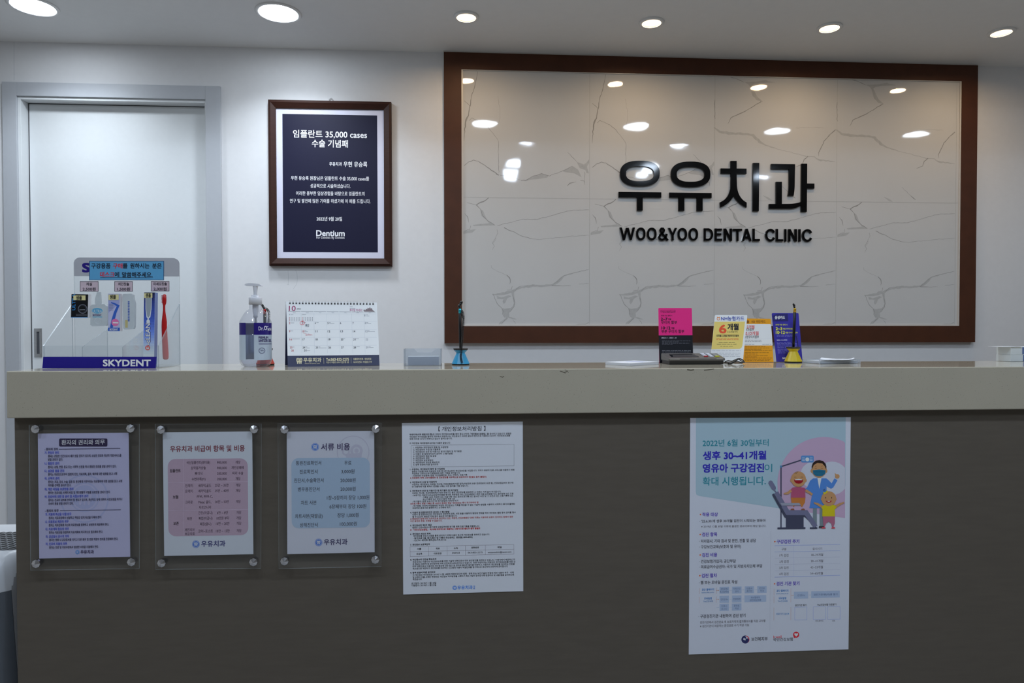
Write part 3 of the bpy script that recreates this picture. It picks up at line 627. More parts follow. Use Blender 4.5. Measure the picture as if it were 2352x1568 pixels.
def fillB(m, Y):
    s = Sheet(m, (0, Y, 0), (0, -1, 0), (340, 960, 4.3556), REFB, (140, -0.010, 1370, -0.019), -0.012)
    s.slab([(147, 142), (1042, 133), (1054, 1360), (162, 1378)], (142, 148, 170))
    pk = (212, 182, 200, 1); ln = (224, 200, 218, 1)
    p = rrect(0, 0, 800, 774, 75); s.poly([(197+x+0.009*y, 408+y-0.008*x-0.008*x*y/774*1.0) for x, y in p], pk)
    s.line(200, 645, 1000, 633, 5, ln, 2); s.line(203, 925, 1002, 912, 5, ln, 2); s.line(352, 407, 360, 1180, 4, ln, 2)
    s.text('우유치과 비급여 항목 및 비용', 222, 967, 308, 60, (88, 26, 44), .8)
    for t, a, b, y in (('임플란트', 220, 327, 526), ('보철', 250, 303, 788), ('보존', 255, 308, 1053)): s.text(t, a, b, y, 32, (40, 30, 44), 1)
    for t, a, b, y in (('국산임플란트(덴티움)', 385, 622, 444), ('900,000', 690, 788, 442), ('개당', 875, 924, 440), ('상악동거상술', 430, 578, 498), ('900,000', 690, 788, 497), ('개인상태에', 835, 957, 495), ('뼈이식', 470, 543, 553), ('200,000', 690, 788, 552), ('따라 수술', 845, 953, 550), ('수면마취(IV)', 438, 575, 609), ('200,000', 692, 788, 607), ('개당', 877, 925, 605),
                       ('인레이', 373, 447, 675), ('세라믹,골드', 503, 632, 674), ('25만 ~ 35만', 670, 806, 671), ('개당', 877, 926, 669), ('온레이', 373, 447, 730), ('세라믹,골드', 503, 632, 728), ('35만 ~ 40만', 670, 808, 726), ('개당', 877, 926, 724), ('PFM, PFM-C,', 490, 648, 783), ('크라운', 374, 448, 840), ('Metal, 골드,', 505, 634, 839), ('30만 ~ 50만', 672, 810, 836), ('개당', 879, 927, 834), ('지르코니아', 510, 632, 892),
                       ('간단(어금니)', 505, 645, 947), ('6만 ~ 8만', 690, 800, 946), ('개당', 885, 932, 943), ('레진', 392, 440, 1005), ('복잡(어금니)', 507, 645, 1002), ('10만원 부터', 687, 810, 1000), ('개당', 885, 932, 998), ('복잡(앞니)', 520, 633, 1058), ('10만 ~ 20만', 680, 815, 1055), ('개당', 886, 933, 1052), ('깨진치아', 369, 467, 1117), ('보강치료', 369, 467, 1157), ('코어~포스트', 503, 650, 1130), ('10만 ~ 15만', 680, 817, 1128), ('개당', 886, 934, 1125)):
        s.text(t, a, b, y, 31, (56, 42, 62), .35)
    s.logo(479, 1260, 38, (48, 84, 160), (142, 148, 170)); s.text('우유치과', 533, 773, 1257, 58, (30, 30, 92), .8)
def fillC(m, Y):
    s = Sheet(m, (0, Y, 0), (0, -1, 0), (620, 960, 4.3556), REFB, (135, -0.009, 1350, -0.019), -0.004)
    s.slab([(168, 135), (1043, 127), (1047, 1341), (174, 1360)], (142, 146, 170))
    wm = (216, 212, 228, 1); s.ringp(832, 338, 163, 8, wm, 1, 44); s.ringp(866, 325, 62, 26, wm, 1); s.poly(circle(866, 325, 22), wm, 1); s.ringp(760, 335, 40, 18, wm, 1); s.poly([(752, 358), (920, 345), (915, 400), (765, 402)], wm, 1)
    bl = (192, 212, 234, 1); ln = (196, 216, 238, 1)
    p = rrect(0, 0, 783, 702, 70); s.poly([(215+x+0.005*y, 400+y-0.007*x-0.006*x*y/702) for x, y in p], bl, 2)
    for y in (489, 578, 668, 759, 934, 1022): s.line(217, y, 1000, y-9, 2.5, ln, 3)
    s.line(555, 398, 562, 1094, 2.5, ln, 3)
    s.logo(452, 288, 39, (48, 88, 164), (142, 146, 170)); s.text('서류 비용', 512, 800, 288, 68, (36, 28, 70), .8)
    for t, a, b, y in (('통원진료확인서', 260, 513, 449), ('무료', 745, 815, 446), ('진료확인서', 298, 477, 536), ('3,000원', 715, 845, 533), ('진단서,수술확인서', 242, 537, 624), ('20,000원', 705, 857, 621), ('병무용진단서', 280, 495, 712), ('20,000원', 706, 857, 708), ('차트 사본', 310, 467, 846), ('1장~5장까지 장당 1,000원', 570, 993, 797), ('6장째부터 장당 100원', 597, 963, 884), ('차트사본(재발급)', 252, 527, 981), ('장당 1,000원', 675, 888, 971), ('상해진단서', 300, 478, 1069), ('100,000원', 700, 870, 1058)):
        s.text(t, a, b, y, 42, (40, 42, 60), .45)
    s.logo(487, 1243, 38, (48, 84, 160), (142, 146, 170)); s.text('우유치과', 540, 775, 1240, 58, (34, 28, 74), .8)
notice('clear acrylic holder with the lilac sheet of blue headings, nearest the counter end', [(66, 976), (319.5, 974), (319.5, 1306), (69.5, 1309.5)], [(79, 985.5), (298, 984), (80.5, 1295.5), (300, 1291.5)], fillA)
notice('clear acrylic holder with the price sheet carrying a rounded pink table', [(356, 974), (600, 973), (599, 1305), (357, 1308)], [(368, 987), (582.5, 986), (369.5, 1294), (581, 1291.5)], fillB)
notice('clear acrylic holder with the fee sheet carrying a rounded blue table', [(638, 972), (877, 971), (876, 1301), (640, 1306)], [(652.5, 986.5), (862.5, 985), (652.5, 1289.5), (861.5, 1286)], fillC)

# ------------------------------------------------------------------ privacy policy poster
RD = (136, 147, 168)
m = MB(); Y = YB-0.0012
s = Sheet(m, (0, Y, 0), (0, -1, 0), (910, 960, 7.468), RD, (80, -0.0116, 1560, -0.0205), -0.006)
b7 = Sheet(m, (0, Y, 0), (0, -1, 0), (910, 1160, 7.126), RD, (60, -0.0215, 1400, -0.027), -0.006)
ca = [(98, 82), (2172, 58), ]
def bx(px): return ((px[0]-910)*7.468, (px[1]-960)*7.468)
s.slab([bx((923.1, 971)), bx((1200.8, 967.8)), bx((1201.9, 1357.2)), bx((926.1, 1364.9))], RD)
k_ = (28, 30, 40); rd = (120, 32, 34)
s.text('【 개인정보처리방침 】', 725, 1530, 184, 78, k_, .3)
for t, a, b, y, c, bd in (('우유치과(이하 병원이라 함)', 228, 622, 282, k_, 1), ('은 귀하의 개인정보보호를 매우 중요시하며,', 628, 1255, 277, k_, .4), ('「개인정보 보호법」', 1268, 1540, 270, k_, 1), ('을 준수하고 있습니다. 병원은', 1560, 1975, 267, k_, .4), ('개인정보 처리방침을 통하여 귀하께서 제공하시는 개인정보가 어떠한 용도와 방식으로 이용되고 있으며  개인정보보호를', 228, 1952, 320, k_, .4), ('위해 어떠한 조치가 취해지고 있는지 알려드립니다.', 230, 965, 357, k_, .4), ('이 개인정보 처리방침의 순서는 다음과 같습니다', 230, 925, 431, k_, .4),
    ('1. 수집하는 개인정보의 항목 및 수집방법', 295, 890, 504, k_, .4), ('2. 개인정보의 수집 및 이용목적', 295, 755, 542, k_, .4), ('3. 개인정보의 보유 및 이용기간 및 파기절차 및 파기방법', 295, 1118, 579, k_, .4), ('4. 이용자 및 법정대리인의 권리와 그 행사방법', 295, 965, 616, k_, .4), ('5. 개인정보의 제공 및 공유', 295, 688, 653, k_, .4), ('6. 개인정보의 위탁', 295, 570, 689, k_, .4), ('7. 개인정보 보호책임자', 295, 635, 726, k_, .4), ('8. 개인정보의 안전성 확보조치', 295, 740, 763, k_, .4), ('9. 정책 변경에 따른 공지의무', 295, 720, 800, k_, .4),
    ('1. 수집하는 개인정보의 항목 및 수집방법', 237, 830, 877, k_, 1), ('병원은 진료를 위해 의료법에 의해 명시된 최소한의 개인정보만을 수집합니다. 귀하가 병원의 진료 서비스를 이용하기 위해', 272, 2025, 915, k_, .4), ('작성하는 진료카드와 진료결과에 대한 기록을 관리합니다.', 272, 1100, 950, k_, .4), ('- 진료정보 수집항목: 성명, 주민등록번호, 주소, 연락처, 진료기록', 272, 1217, 987, k_, .4), ('※ 의료법에 의해 고유식별정보 및 진료정보를 의무적으로 보유하여야 함(별도 동의 불필요)', 240, 1548, 1025, rd, .7),
    ('2. 개인정보의 수집 및 이용목적', 235, 693, 1100, k_, 1), ('수집하는 개인정보는 의료법, 약사법, 건강보험법에 따른 업무(처방전의 보관 진료정보의 보관 등), 건강보험급여의 청구에', 272, 2008, 1138, k_, .4), ('만 사용하며 이용 목적이 변경될 시에는 사전 동의를 구할 것입니다.', 272, 1240, 1175, k_, .4),
    ('3. 개인정보의 보유 및 이용기간 및 파기절차 및 파기방법', 237, 1058, 1249, k_, 1), ('의료법, 약사법, 건강보험법에서 정한 보유기간 동안 개인정보를 보유하며 그 이후는 지체 없이 파기합니다.', 275, 1800, 1286, k_, .4), ('- 보유기간: 처방전 2년(요양급여비용을 청구한 처방전은 3년), 건강보험청구 관련 자료 5년(법령기간), 환자명부 5년, 진료', 275, 2012, 1324, k_, .4), ('기록부 10년, 처방전 2년, 수술기록 10년, 검사소견기록 5년, 방사선 사진 및 그 소견서 5년, 간호기록부 5년,', 455, 2008, 1357, k_, .4), ('조산기록부 5년, 진단서 등의 부본 3년', 455, 1005, 1392, k_, .4), ('- 파기절차: 법정 보유기간 후 파기방법에 의하여 파기', 275, 1062, 1430, k_, .4), ('※진료기록이 최종 기록된 후 10년이 경과한 해당 개인정보는 즉시 파기하여야 함', 245, 1412, 1468, rd, .5), ('- 파기방법: 전자적 파일형태로 저장된 개인정보는 기록을 재생할 수 없는 기술적 방법을 사용하여 삭제하고 종이에 출력된', 275, 2035, 1506, k_, .4), ('처방전은 분쇄기로 분쇄하거나 소각하여 파기', 278, 925, 1543, k_, .4)):
    s.text(t, a, b, y, 31, c, bd)
for p in (((255, 470), (2022, 445)), ((258, 840), (2022, 817)), ((255, 470), (258, 840)), ((2022, 445), (2022, 817))): s.line(*p[0], *p[1], 3.5, (60, 62, 74))
for t, a, b, y, c, bd in (('4. 이용자 및 법정대리인의 권리와 그 행사방법', 230, 868, 120, k_, 1), ('이용자 및 법정대리인은 개인정보와 관련하여 전화, 서면 등을 이용하여 병원에 연락을 하여 개인정보 열람 등의 권리를 행사', 265, 1957, 152, k_, .4), ('할 수 있으며, 병원은 지체 없이 필요한 조치를 합니다.', 265, 1000, 188, k_, .4), ('※ 병원에서 법에 따라 의무적으로 보관하고 있는 처방전, 건강보험청구 관련 자료는 이용자의 요청이 있더라도 법에서 정한', 232, 1915, 224, rd, .4), ('기간 동안은 변경, 삭제할 수 없습니다.', 230, 752, 261, rd, .4),
    ('5. 개인정보의 제3자 제공', 230, 580, 330, k_, 1), ('병원은 건강보험심사평가원에 요양급여비용 청구를 위해 진료기록을 제출합니다.', 265, 1365, 364, k_, .4), ('※ 「국민건강보험법」 에 의해 의무적으로 제출하는 사항이므로 별도의 동의 불필요', 232, 1375, 402, (128, 18, 28), 1), ('6. 개인정보 처리의 위탁', 230, 563, 471, k_, 1), ('개인정보를 정보시스템을 통해 관리하기 위해 다음의 회사에 개인정보를 위탁하고 있습니다.', 275, 1530, 504, k_, .4), ('- 청구프로그램, 폐기(접수 및 기록의 전산관리):  덴트웹(1899-8993)', 275, 1250, 542, k_, 1), ('- CCTV: 세이프 랜드(02-719-0115)', 275, 815, 575, k_, .9), ('7. 개인정보 보호책임자', 230, 553, 645, k_, 1),
    ('이름', 345, 408, 715, k_, .9), ('직위', 650, 710, 708, k_, .9), ('소속', 945, 1010, 701, k_, .9), ('전화번호', 1230, 1355, 693, k_, .9), ('메일', 1660, 1725, 686, k_, .9), ('유승록', 330, 425, 795, k_, .4), ('대표원장', 615, 743, 789, k_, .4), ('우유치과', 915, 1042, 781, k_, .4), ('063-832-2275', 1172, 1413, 774, k_, .3), ('wooyooclinic@naver.com', 1500, 1885, 769, k_, .3),
    ('8. 개인정보의 안전성 확보조치', 232, 655, 890, k_, 1), ('우유치과는 이용자의 개인정보보호를 위한 기술적 대책으로서 여러 보안장치를 마련하고 있습니다. 이용자께서 제공하신 모', 268, 1945, 927, k_, .4), ('든 정보는 방화벽 등 보안장비에 의해 안전하게 보호/관리되고 있습니다. 또한 우유치과는 이용자의 개인정보보호를 위한 관', 268, 1950, 964, k_, .4), ('리적 대책으로서 이용자의 개인정보에 대한 접근 및 관리에 필요한 절차를 마련하고, 이용자의 개인정보를 처리하는 인원을', 268, 1938, 1001, k_, .4), ('최소한으로 제한하고 개인정보를 처리하는 시스템의 사용자 비밀번호를 정기적으로 갱신하여 안전하게 관리합니다.', 270, 1830, 1037, k_, .4),
    ('9. 정책 변경에 따른 공지의무', 232, 640, 1104, k_, 1), ('이 개인정보 처리방침은 2019년 11월 18일에 제정되었으며 법령 · 정책 또는 보안기술의 변경에 따라 내용의 추가 · 삭제', 270, 1922, 1141, k_, .4), ('및 수정이 있을 시에는 변경되는 개인정보 처리방침을 시행하기 최소 7일전 접수창구에 변경이유 및 내용 등을 공지하도록', 270, 1928, 1178, k_, .4), ('하겠습니다.', 270, 425, 1212, k_, .4), ('공고일자: 2019년 11월 18일', 247, 655, 1279, k_, .4), ('시행일자: 2019년 11월 25일', 247, 655, 1314, k_, .4)):
    b7.text(t, a, b, y, 30, c, bd)
for y0, y1 in ((680, 640), (760, 720), (838, 798)): b7.line(226, y0, 1925, y1, 3, (70, 60, 80))
for x0, f in ((227, 0), (528, .177), (830, .355), (1130, .532), (1458, .725), (1924, 1)): b7.line(x0, 680-40*f, x0+2, 838-40*f, 3, (70, 60, 80))
bl = (40, 92, 190); b7.logo(957, 1350, 37, bl, RD); b7.text('우유치과', 1003, 1250, 1347, 60, bl, 1); b7.text('의', 1262, 1289, 1326, 26, bl, .6); b7.text('원', 1262, 1289, 1358, 26, bl, .8)
c0 = at_y(1063, 1362, Y); o = m.build('policy_poster', None, c0); tag(o, 'white paper poster dense with small black text, taped to the bare counter front', 'poster')

# ------------------------------------------------------------------ child dental check-up poster
RE = (116, 124, 142)
m = MB()
s = Sheet(m, (0, Y, 0), (0, -1, 0), (1570, 950, 5.4075), RE, (50, -0.006, 1500, -0.013), -0.008)
b5 = Sheet(m, (0, Y, 0), (0, -1, 0), (1570, 1220, 5.2275), RE, (0, -0.012, 1480, -0.031), -0.012)
def e5(px): return ((px[0]-1570)*5.4075, (px[1]-950)*5.4075)
s.slab([e5((1585.3, 959.6)), e5((1954.1, 957.8)), e5((1948.8, 1490.7)), e5((1582, 1502.7))], (114, 122, 142))
sky = (184, 210, 222, 1); pkc = (214, 182, 210, 1); hw = (222, 224, 236, 1)
s.poly([(155, 51), (2014, 43), (2010, 900), (1500, 1218), (1180, 1172), (185, 1018), (158, 1000), (152, 965)], sky)
pc = []
for i in range(72):
    a = 2*math.pi*i/72; x, y = 1742+577*math.cos(a), 868+580*math.sin(a); x = min(x, 2006); y = min(y, 1165+(x-1170)*0.155); pc.append((x, y))
s.poly(pc, pkc, 2)
s.poly(circle(1615, 760, 165), hw, 3); s.poly([(p[0] if p[0] < 2004 else 2004, p[1]) for p in circle(1842, 800, 208)], hw, 3)
# light arm, chair
st = (78, 80, 102, 1); st2 = (128, 128, 158, 1); sk = (216, 162, 110, 1)
s.path([(1210, 1410), (1210, 655), (1460, 575)], 16, st, 4); s.rect(1198, 642, 1224, 668, (40, 72, 110), 6)
s.poly(rrect(1458, 518, 1616, 604, 18), (104, 160, 222, 1), 5); s.poly(circle(1536, 566, 24), (150, 158, 176), 6)
for y in (548, 564, 580): s.line(1472, y, 1506, y, 5, (150, 160, 180), 6); s.line(1566, y, 1602, y, 5, (150, 160, 180), 6)
# masked dentist in a blue coat
s.poly([(1606, 1170), (1655, 1170), (1655, 1395), (1606, 1395)], (66, 78, 90), 5); s.poly([(1688, 1170), (1735, 1170), (1735, 1395), (1690, 1395)], (66, 78, 90), 5); s.poly([(1676, 1420), (1682, 1392), (1740, 1392), (1768, 1420)], (36, 36, 44), 6)
coat = (92, 148, 226, 1)
s.poly([(1500, 930), (1530, 920), (1570, 830), (1610, 800), (1770, 800), (1800, 822), (1838, 862), (1872, 802), (1912, 822), (1858, 915), (1830, 930), (1790, 908), (1775, 900), (1775, 1170), (1560, 1170), (1600, 985), (1540, 965)], coat, 7)
s.poly([(1660, 795), (1712, 795), (1684, 932)], (150, 156, 178), 9); s.poly(circle(1908, 776, 28), sk, 8); s.poly([(1884, 770), (1876, 734), (1900, 752)], sk, 8)
s.poly(circle(1682, 690, 92, 32, 100), sk, 10); s.poly(circle(1592, 708, 16, 16, 24), sk, 9); s.poly(circle(1768, 708, 16, 16, 24), sk, 9); s.poly([(1664, 770), (1704, 770), (1704, 804), (1664, 804)], sk, 8)
s.poly([(1592, 690), (1590, 650), (1605, 608), (1640, 580), (1685, 574), (1730, 584), (1762, 618), (1772, 655), (1768, 690), (1752, 650), (1720, 615), (1660, 608), (1615, 635)], (52, 34, 28, 1), 11)
s.poly([(1602, 700), (1680, 690), (1762, 700), (1755, 745), (1722, 770), (1680, 775), (1640, 770), (1610, 745)], (44, 124, 156, 1), 12)
for y in (716, 732, 748): s.line(1612, y, 1754, y, 3, (38, 104, 134, 1), 13)
for x in (1640, 1716): s.path(arc(x, 682, 13, 9, 200, 340, 6), 4, (70, 44, 30), 13); s.line(x-8, 650, x+8, 646, 4, (70, 44, 30), 13)
# laughing bald toddler standing on the chair
s.poly([(1330, 1035), (1512, 1035), (1505, 1100), (1468, 1160), (1440, 1110), (1390, 1110), (1368, 1160), (1340, 1110)], (216, 134, 64, 1), 12)
s.poly([(1325, 945), (1350, 915), (1390, 908), (1450, 908), (1500, 918), (1525, 950), (1508, 962), (1512, 1040), (1330, 1040), (1335, 962)], (196, 92, 126, 1), 13)
s.path([(1335, 950), (1290, 985), (1242, 990)], [34, 28, 18], sk, 14); s.path([(1512, 948), (1560, 975), (1598, 1002)], [34, 28, 26], sk, 14)
s.poly(circle(1425, 810, 92, 32, 96), sk, 14); s.poly(circle(1336, 825, 13, 12, 20), sk, 13); s.poly(circle(1514, 825, 13, 12, 20), sk, 13)
s.poly([(1368, 816), (1425, 806), (1482, 816), (1478, 842), (1455, 862), (1425, 866), (1395, 860), (1375, 842)], (176, 28, 44, 1), 15); s.poly([(1378, 814), (1425, 806), (1472, 814), (1466, 822), (1384, 822)], (160, 164, 180), 16)
for x in (1384, 1466): s.path(arc(x, 792, 13, 9, 200, 340, 6), 4, (70, 44, 30), 15)
s.line(1378, 744, 1398, 716, 4, (40, 30, 30), 15); s.line(1392, 744, 1420, 714, 4, (40, 30, 30), 15)
for x in (1352, 1482): s.poly([(x-28, 1194), (x-18, 1178), (x+12, 1174), (x+26, 1194)], (78, 48, 40), 14)
# dental chair
s.poly(rrect(0, 0, 66, 130, 32) and [(1052, 862), (1058, 838), (1080, 826), (1102, 836), (1144, 908), (1144, 935), (1120, 950), (1098, 938)], st2, 9); s.line(1125, 945, 1150, 975, 14, st2, 9)
s.path([(1150, 975), (1290, 1225), (1520, 1225), (1640, 1400)], [54, 60, 62, 54], st2, 10); s.path([(1108, 995), (1270, 1285)], 28, st, 11); s.path([(1262, 1265), (1510, 1265), (1560, 1310), (1640, 1420)], 30, st, 9)
s.poly([(1198, 1106), (1435, 1106), (1455, 1135), (1220, 1138)], (172, 174, 190, 1), 15)
s.rect(1270, 1270, 1490, 1420, st, 8); s.rect(1165, 1410, 1512, 1432, st, 9); s.rect(1566, 1408, 1660, 1428, st, 9)
# toddler in yellow
s.poly([(1725, 1268), (1878, 1268), (1876, 1360), (1860, 1400), (1842, 1400), (1832, 1360), (1800, 1338), (1768, 1360), (1752, 1400), (1735, 1395)], (196, 118, 144, 1), 12)
s.poly([(1706, 1150), (1740, 1132), (1870, 1130), (1898, 1145), (1895, 1172), (1876, 1178), (1878, 1272), (1720, 1272), (1722, 1178), (1712, 1172)], (232, 212, 32, 1), 13)
s.path([(1718, 1152), (1660, 1118), (1616, 1102)], [34, 28, 16], sk, 14); s.path([(1886, 1150), (1940, 1120), (1992, 1098)], [34, 28, 16], sk, 14)
s.poly(circle(1800, 1052, 92, 32, 92), sk, 14); s.poly(circle(1714, 1058, 12, 12, 18), sk, 13); s.poly(circle(1886, 1058, 12, 12, 18), sk, 13)
s.poly([(1760, 1076), (1800, 1086), (1838, 1074), (1830, 1094), (1800, 1102), (1772, 1096)], (190, 50, 60, 1), 15); s.rect(1786, 1080, 1814, 1090, (160, 164, 180), 16)
for x in (1762, 1836): s.poly(circle(x, 1040, 5, 10, 10), (24, 20, 22), 15)
s.poly([(1728, 970), (1756, 975), (1778, 945), (1790, 968), (1770, 985), (1742, 1000)], (236, 218, 40, 1), 15); s.line(1742, 955, 1732, 934, 4, (40, 36, 40), 15); s.line(1752, 950, 1746, 930, 4, (40, 36, 40), 15)
for x in (1738, 1858): s.poly([(x-28, 1422), (x-18, 1406), (x+12, 1402), (x+25, 1420)], (140, 40, 56), 14)
# text
tl = (20, 78, 98); nv = (26, 26, 112); pu = (52, 42, 118); tk = (44, 46, 58); gy = (72, 74, 88)
s.text('2022년 6월 30일부터', 237, 1055, 364, 84, tl, .6); s.text('생후 30~41개월', 243, 1023, 519, 102, nv, 1.6); s.text('영유아 구강검진', 240, 997, 676, 102, nv, 1.6); s.text('이', 1005, 1100, 672, 96, tl, .3); s.text('확대 시행됩니다.', 238, 1020, 838, 102, tl, .6)
s.poly(circle(210, 1250, 9, 14), (160, 60, 40)); s.text('적용 대상', 233, 425, 1250, 46, pu, 1); s.text("· '22.6.30.에 생후 30개월 검진이 시작되는 영유아", 200, 1020, 1333, 37, tk, .6); s.text('※ 2019년 12월 30일 이후에 출생한 영유아부터 해당 됩니다.', 218, 1025, 1400, 28, gy, .3)
for t, x0, x1, y in (('검진 항목', 222, 403, 36), ('검진 비용', 222, 403, 282), ('검진 절차', 218, 400, 530), ('구강검진 주기', 1118, 1388, 122), ('검진 기관 찾기', 1115, 1390, 627)):
    b5.poly(circle(x0-22, y+1, 9, 14), (160, 60, 40)); b5.text(t, x0, x1, y, 46, pu, 1)
for t, x0, x1, y, h, c, bd in (('· 치아검사, 기타 검사 및 문진, 진찰 및 상담', 188, 868, 117, 40, tk, .6), ('· 구강보건교육(보호자 및 유아)', 188, 688, 186, 40, tk, .6), ('· 건강보험가입자: 공단부담', 188, 627, 361, 40, tk, .6), ('· 의료급여수급권자: 국가 및 지방자치단체 부담', 188, 945, 426, 40, tk, .6), ('· 웹 또는 모바일 문진표 작성', 185, 643, 614, 40, tk, .6), ('· 구강검진기관 내원하여 검진 받기', 180, 743, 1020, 42, tk, .6), ('검진기관에서 검진완료 후 보호자에게 결과통보서를 직접 교부함', 197, 985, 1092, 30, gy, .4), ('※ 검진기관이 제공하는 문진표로 수기 작성 가능', 197, 787, 1138, 30, gy, .4),
    ('구분', 1177, 1235, 213, 30, gy, .3), ('실시시기', 1548, 1662, 207, 30, gy, .3), ('1차 검진', 1152, 1260, 288, 32, gy, .3), ('18~29개월', 1533, 1675, 281, 32, gy, .3), ('2차 검진', 1150, 1262, 363, 32, gy, .3), ('30~41개월', 1528, 1675, 355, 32, gy, .3), ('3차 검진', 1148, 1260, 437, 32, gy, .3), ('42~53개월', 1523, 1673, 430, 32, gy, .3), ('4차 검진', 1147, 1260, 511, 32, gy, .3), ('54~65개월', 1522, 1673, 503, 32, gy, .3),
    ('공단 홈페이지', 220, 365, 699, 26, (40, 80, 130), .8), ('www.nhis.or.kr', 215, 368, 732, 22, (60, 90, 130), .2), ('모바일앱', 247, 338, 805, 26, (40, 80, 130), .8), ('The건강보험', 235, 350, 838, 22, (60, 90, 130), .2), ('공단 홈페이지', 1117, 1258, 713, 26, (40, 80, 130), .8), ('www.nhis.or.kr', 1112, 1260, 746, 22, (60, 90, 130), .2), ('모바일앱', 1142, 1232, 803, 26, (40, 80, 130), .8), ('The건강보험', 1130, 1247, 836, 22, (60, 90, 130), .2),
    ('검진기관 찾기', 1338, 1475, 886, 24, tk, .5), ('The건강보험 다운받기', 1603, 1832, 881, 24, tk, .5), ('바로가기 QR ▶', 1113, 1268, 991, 26, (60, 90, 130), .3), ('안드로이드', 1583, 1680, 1074, 20, gy, .3), ('iOS', 1785, 1818, 1072, 20, gy, .3), ('보건복지부', 815, 1008, 1293, 46, tk, .5), ('h·well', 1078, 1175, 1264, 40, (170, 40, 50), .3), ('국민건강보험', 1075, 1312, 1299, 40, tk, .3)):
    b5.text(t, x0, x1, y, h, c, bd)
b5.line(1047, 0, 1036, 1190, 1.5, (92, 98, 118), 2)
for y0, y1, c, wd in ((172, 155, (70, 86, 150), 3), (246, 231, (80, 96, 150), 2.5), (321, 306, (98, 106, 130), 1.8), (397, 382, (98, 106, 130), 1.8), (473, 457, (98, 106, 130), 1.8), (549, 526, (70, 86, 150), 3)): b5.line(1092, y0, 1880, y1, wd, c, 2)
b5.line(1323, 168, 1317, 541, 1.5, (98, 106, 140), 2)
bxc = (190, 206, 232, 1); orr = (226, 160, 120, 1)
for x0, y0, x1, y1, t1, t2 in ((432, 666, 546, 748, '건강iN', '로그인(메뉴)'), (582, 663, 696, 746, '가족건강', '관리'), (735, 660, 846, 742, '인증서', '로그인'), (885, 657, 997, 739, '문진표', '작성'), (432, 774, 545, 858, '건강iN', None), (582, 770, 695, 853, '건강검진', None), (732, 768, 992, 850, '자녀영유아', '검진대상조회'), (432, 870, 543, 955, '인증서', '로그인'), (580, 867, 695, 950, '문진표', '작성'), (1325, 725, 1495, 808, '건강iN', None), (1533, 718, 1875, 800, '검진기관/병(의)원 찾기', None)):
    b5.rect(x0, y0, x1, y1, bxc); cx = (x0+x1)/2; cy = (y0+y1)/2
    for j, t in enumerate([t1, t2] if t2 else [t1]):
        wdt = min(x1-x0-8, 22.0*len(t)); b5.text(t, cx-wdt/2, cx+wdt/2, cy+(16*(2*j-1) if t2 else 0), 24, (60, 76, 108), .3)
for a, b, y in ((546, 578, 706), (696, 728, 702), (850, 880, 699), (545, 575, 815), (695, 727, 812), (395, 425, 912), (545, 575, 909), (1498, 1528, 762)): b5.line(a, y, b, y-1, 3, bxc, 2); b5.poly([(b-8, y-6), (b, y-1), (b-8, y+5)], bxc, 2)
for a, b, y in ((393, 426, 708), (393, 426, 816), (1290, 1320, 768)): b5.line(a, y, b, y-1, 3, orr, 2); b5.poly([(b-8, y-6), (b, y-1), (b-8, y+5)], orr, 2)
for x, y0, y1 in ((189, 680, 752), (393, 674, 748), (187, 784, 860), (391, 778, 856), (1087, 688, 768), (1289, 682, 850), (1086, 780, 860), (1085, 915, 1068), (1289, 908, 1062)): b5.line(x, y0, x-1, y1, 2.2, orr, 2)
for x0, y0, x1, y1 in ((1335, 910, 1482, 1064), (1557, 905, 1705, 1057), (1728, 901, 1880, 1054)):
    for p in ((x0, y0, x1, y0-3), (x0, y1, x1, y1-3), (x0, y0, x0, y1), (x1, y0, x1, y1)): b5.line(*p, 3, (84, 98, 150), 2)
# round government and insurance emblems
b5.poly(circle(742, 1297, 48, 40), (22, 26, 62)); b5.poly(arc(742, 1297, 48, 48, -80, 45, 14)+arc(742, 1297, 36, 40, 45, -80, 14), (150, 30, 44), 3); b5.poly(circle(756, 1284, 30, 28), (114, 122, 142), 2); b5.poly(circle(732, 1276, 18, 20), (22, 26, 62), 4); b5.poly(circle(764, 1305, 22, 22), (22, 26, 62), 5); b5.poly(circle(728, 1290, 13, 18), (114, 122, 142), 6)
b5.poly(circle(1352, 1240, 37, 32), (150, 22, 36)); b5.poly([(1318, 1250), (1326, 1280), (1350, 1272)], (150, 22, 36)); b5.poly([(1352, 1262), (1330, 1240), (1330, 1226), (1340, 1219), (1352, 1228), (1364, 1219), (1374, 1226), (1374, 1240)], (160, 164, 180), 3)
c0 = at_y(1765, 1497, Y); o = m.build('checkup_poster', None, c0); tag(o, 'tall poster with a cartoon dentist, two toddlers and a dental chair on the counter front', 'poster')

# ------------------------------------------------------------------ acrylic display stand with sample oral-care products
KD = (50, 560, 4.704); REFS = (198, 203, 210)     # how white paper looks on the counter
def pd(pts, Y): p = np.array(pts, float).reshape(-1, 2); return at_y(KD[0]+p[:, 0]/KD[2], KD[1]+p[:, 1]/KD[2], Y)
M_ac2 = clear('display_acrylic', (0.965, 0.975, 0.98), 0.03, 0.02, hcol=(0.85, 0.9, 0.95))
M_ac2e = clear('display_acrylic_edge', (0.72, 0.76, 0.78), 0.22, 0.25, hcol=(0.7, 0.74, 0.78))
YA, YZ = 1.776, 1.90                          # front lip and back panel of the stand
sx0, sx1 = -1.056, -0.780
stand = thing('display_stand', 'clear acrylic counter display with a dark blue front strip and taped-on sample products', 'display stand', ((sx0+sx1)/2, (YA+YZ)/2, ZT))
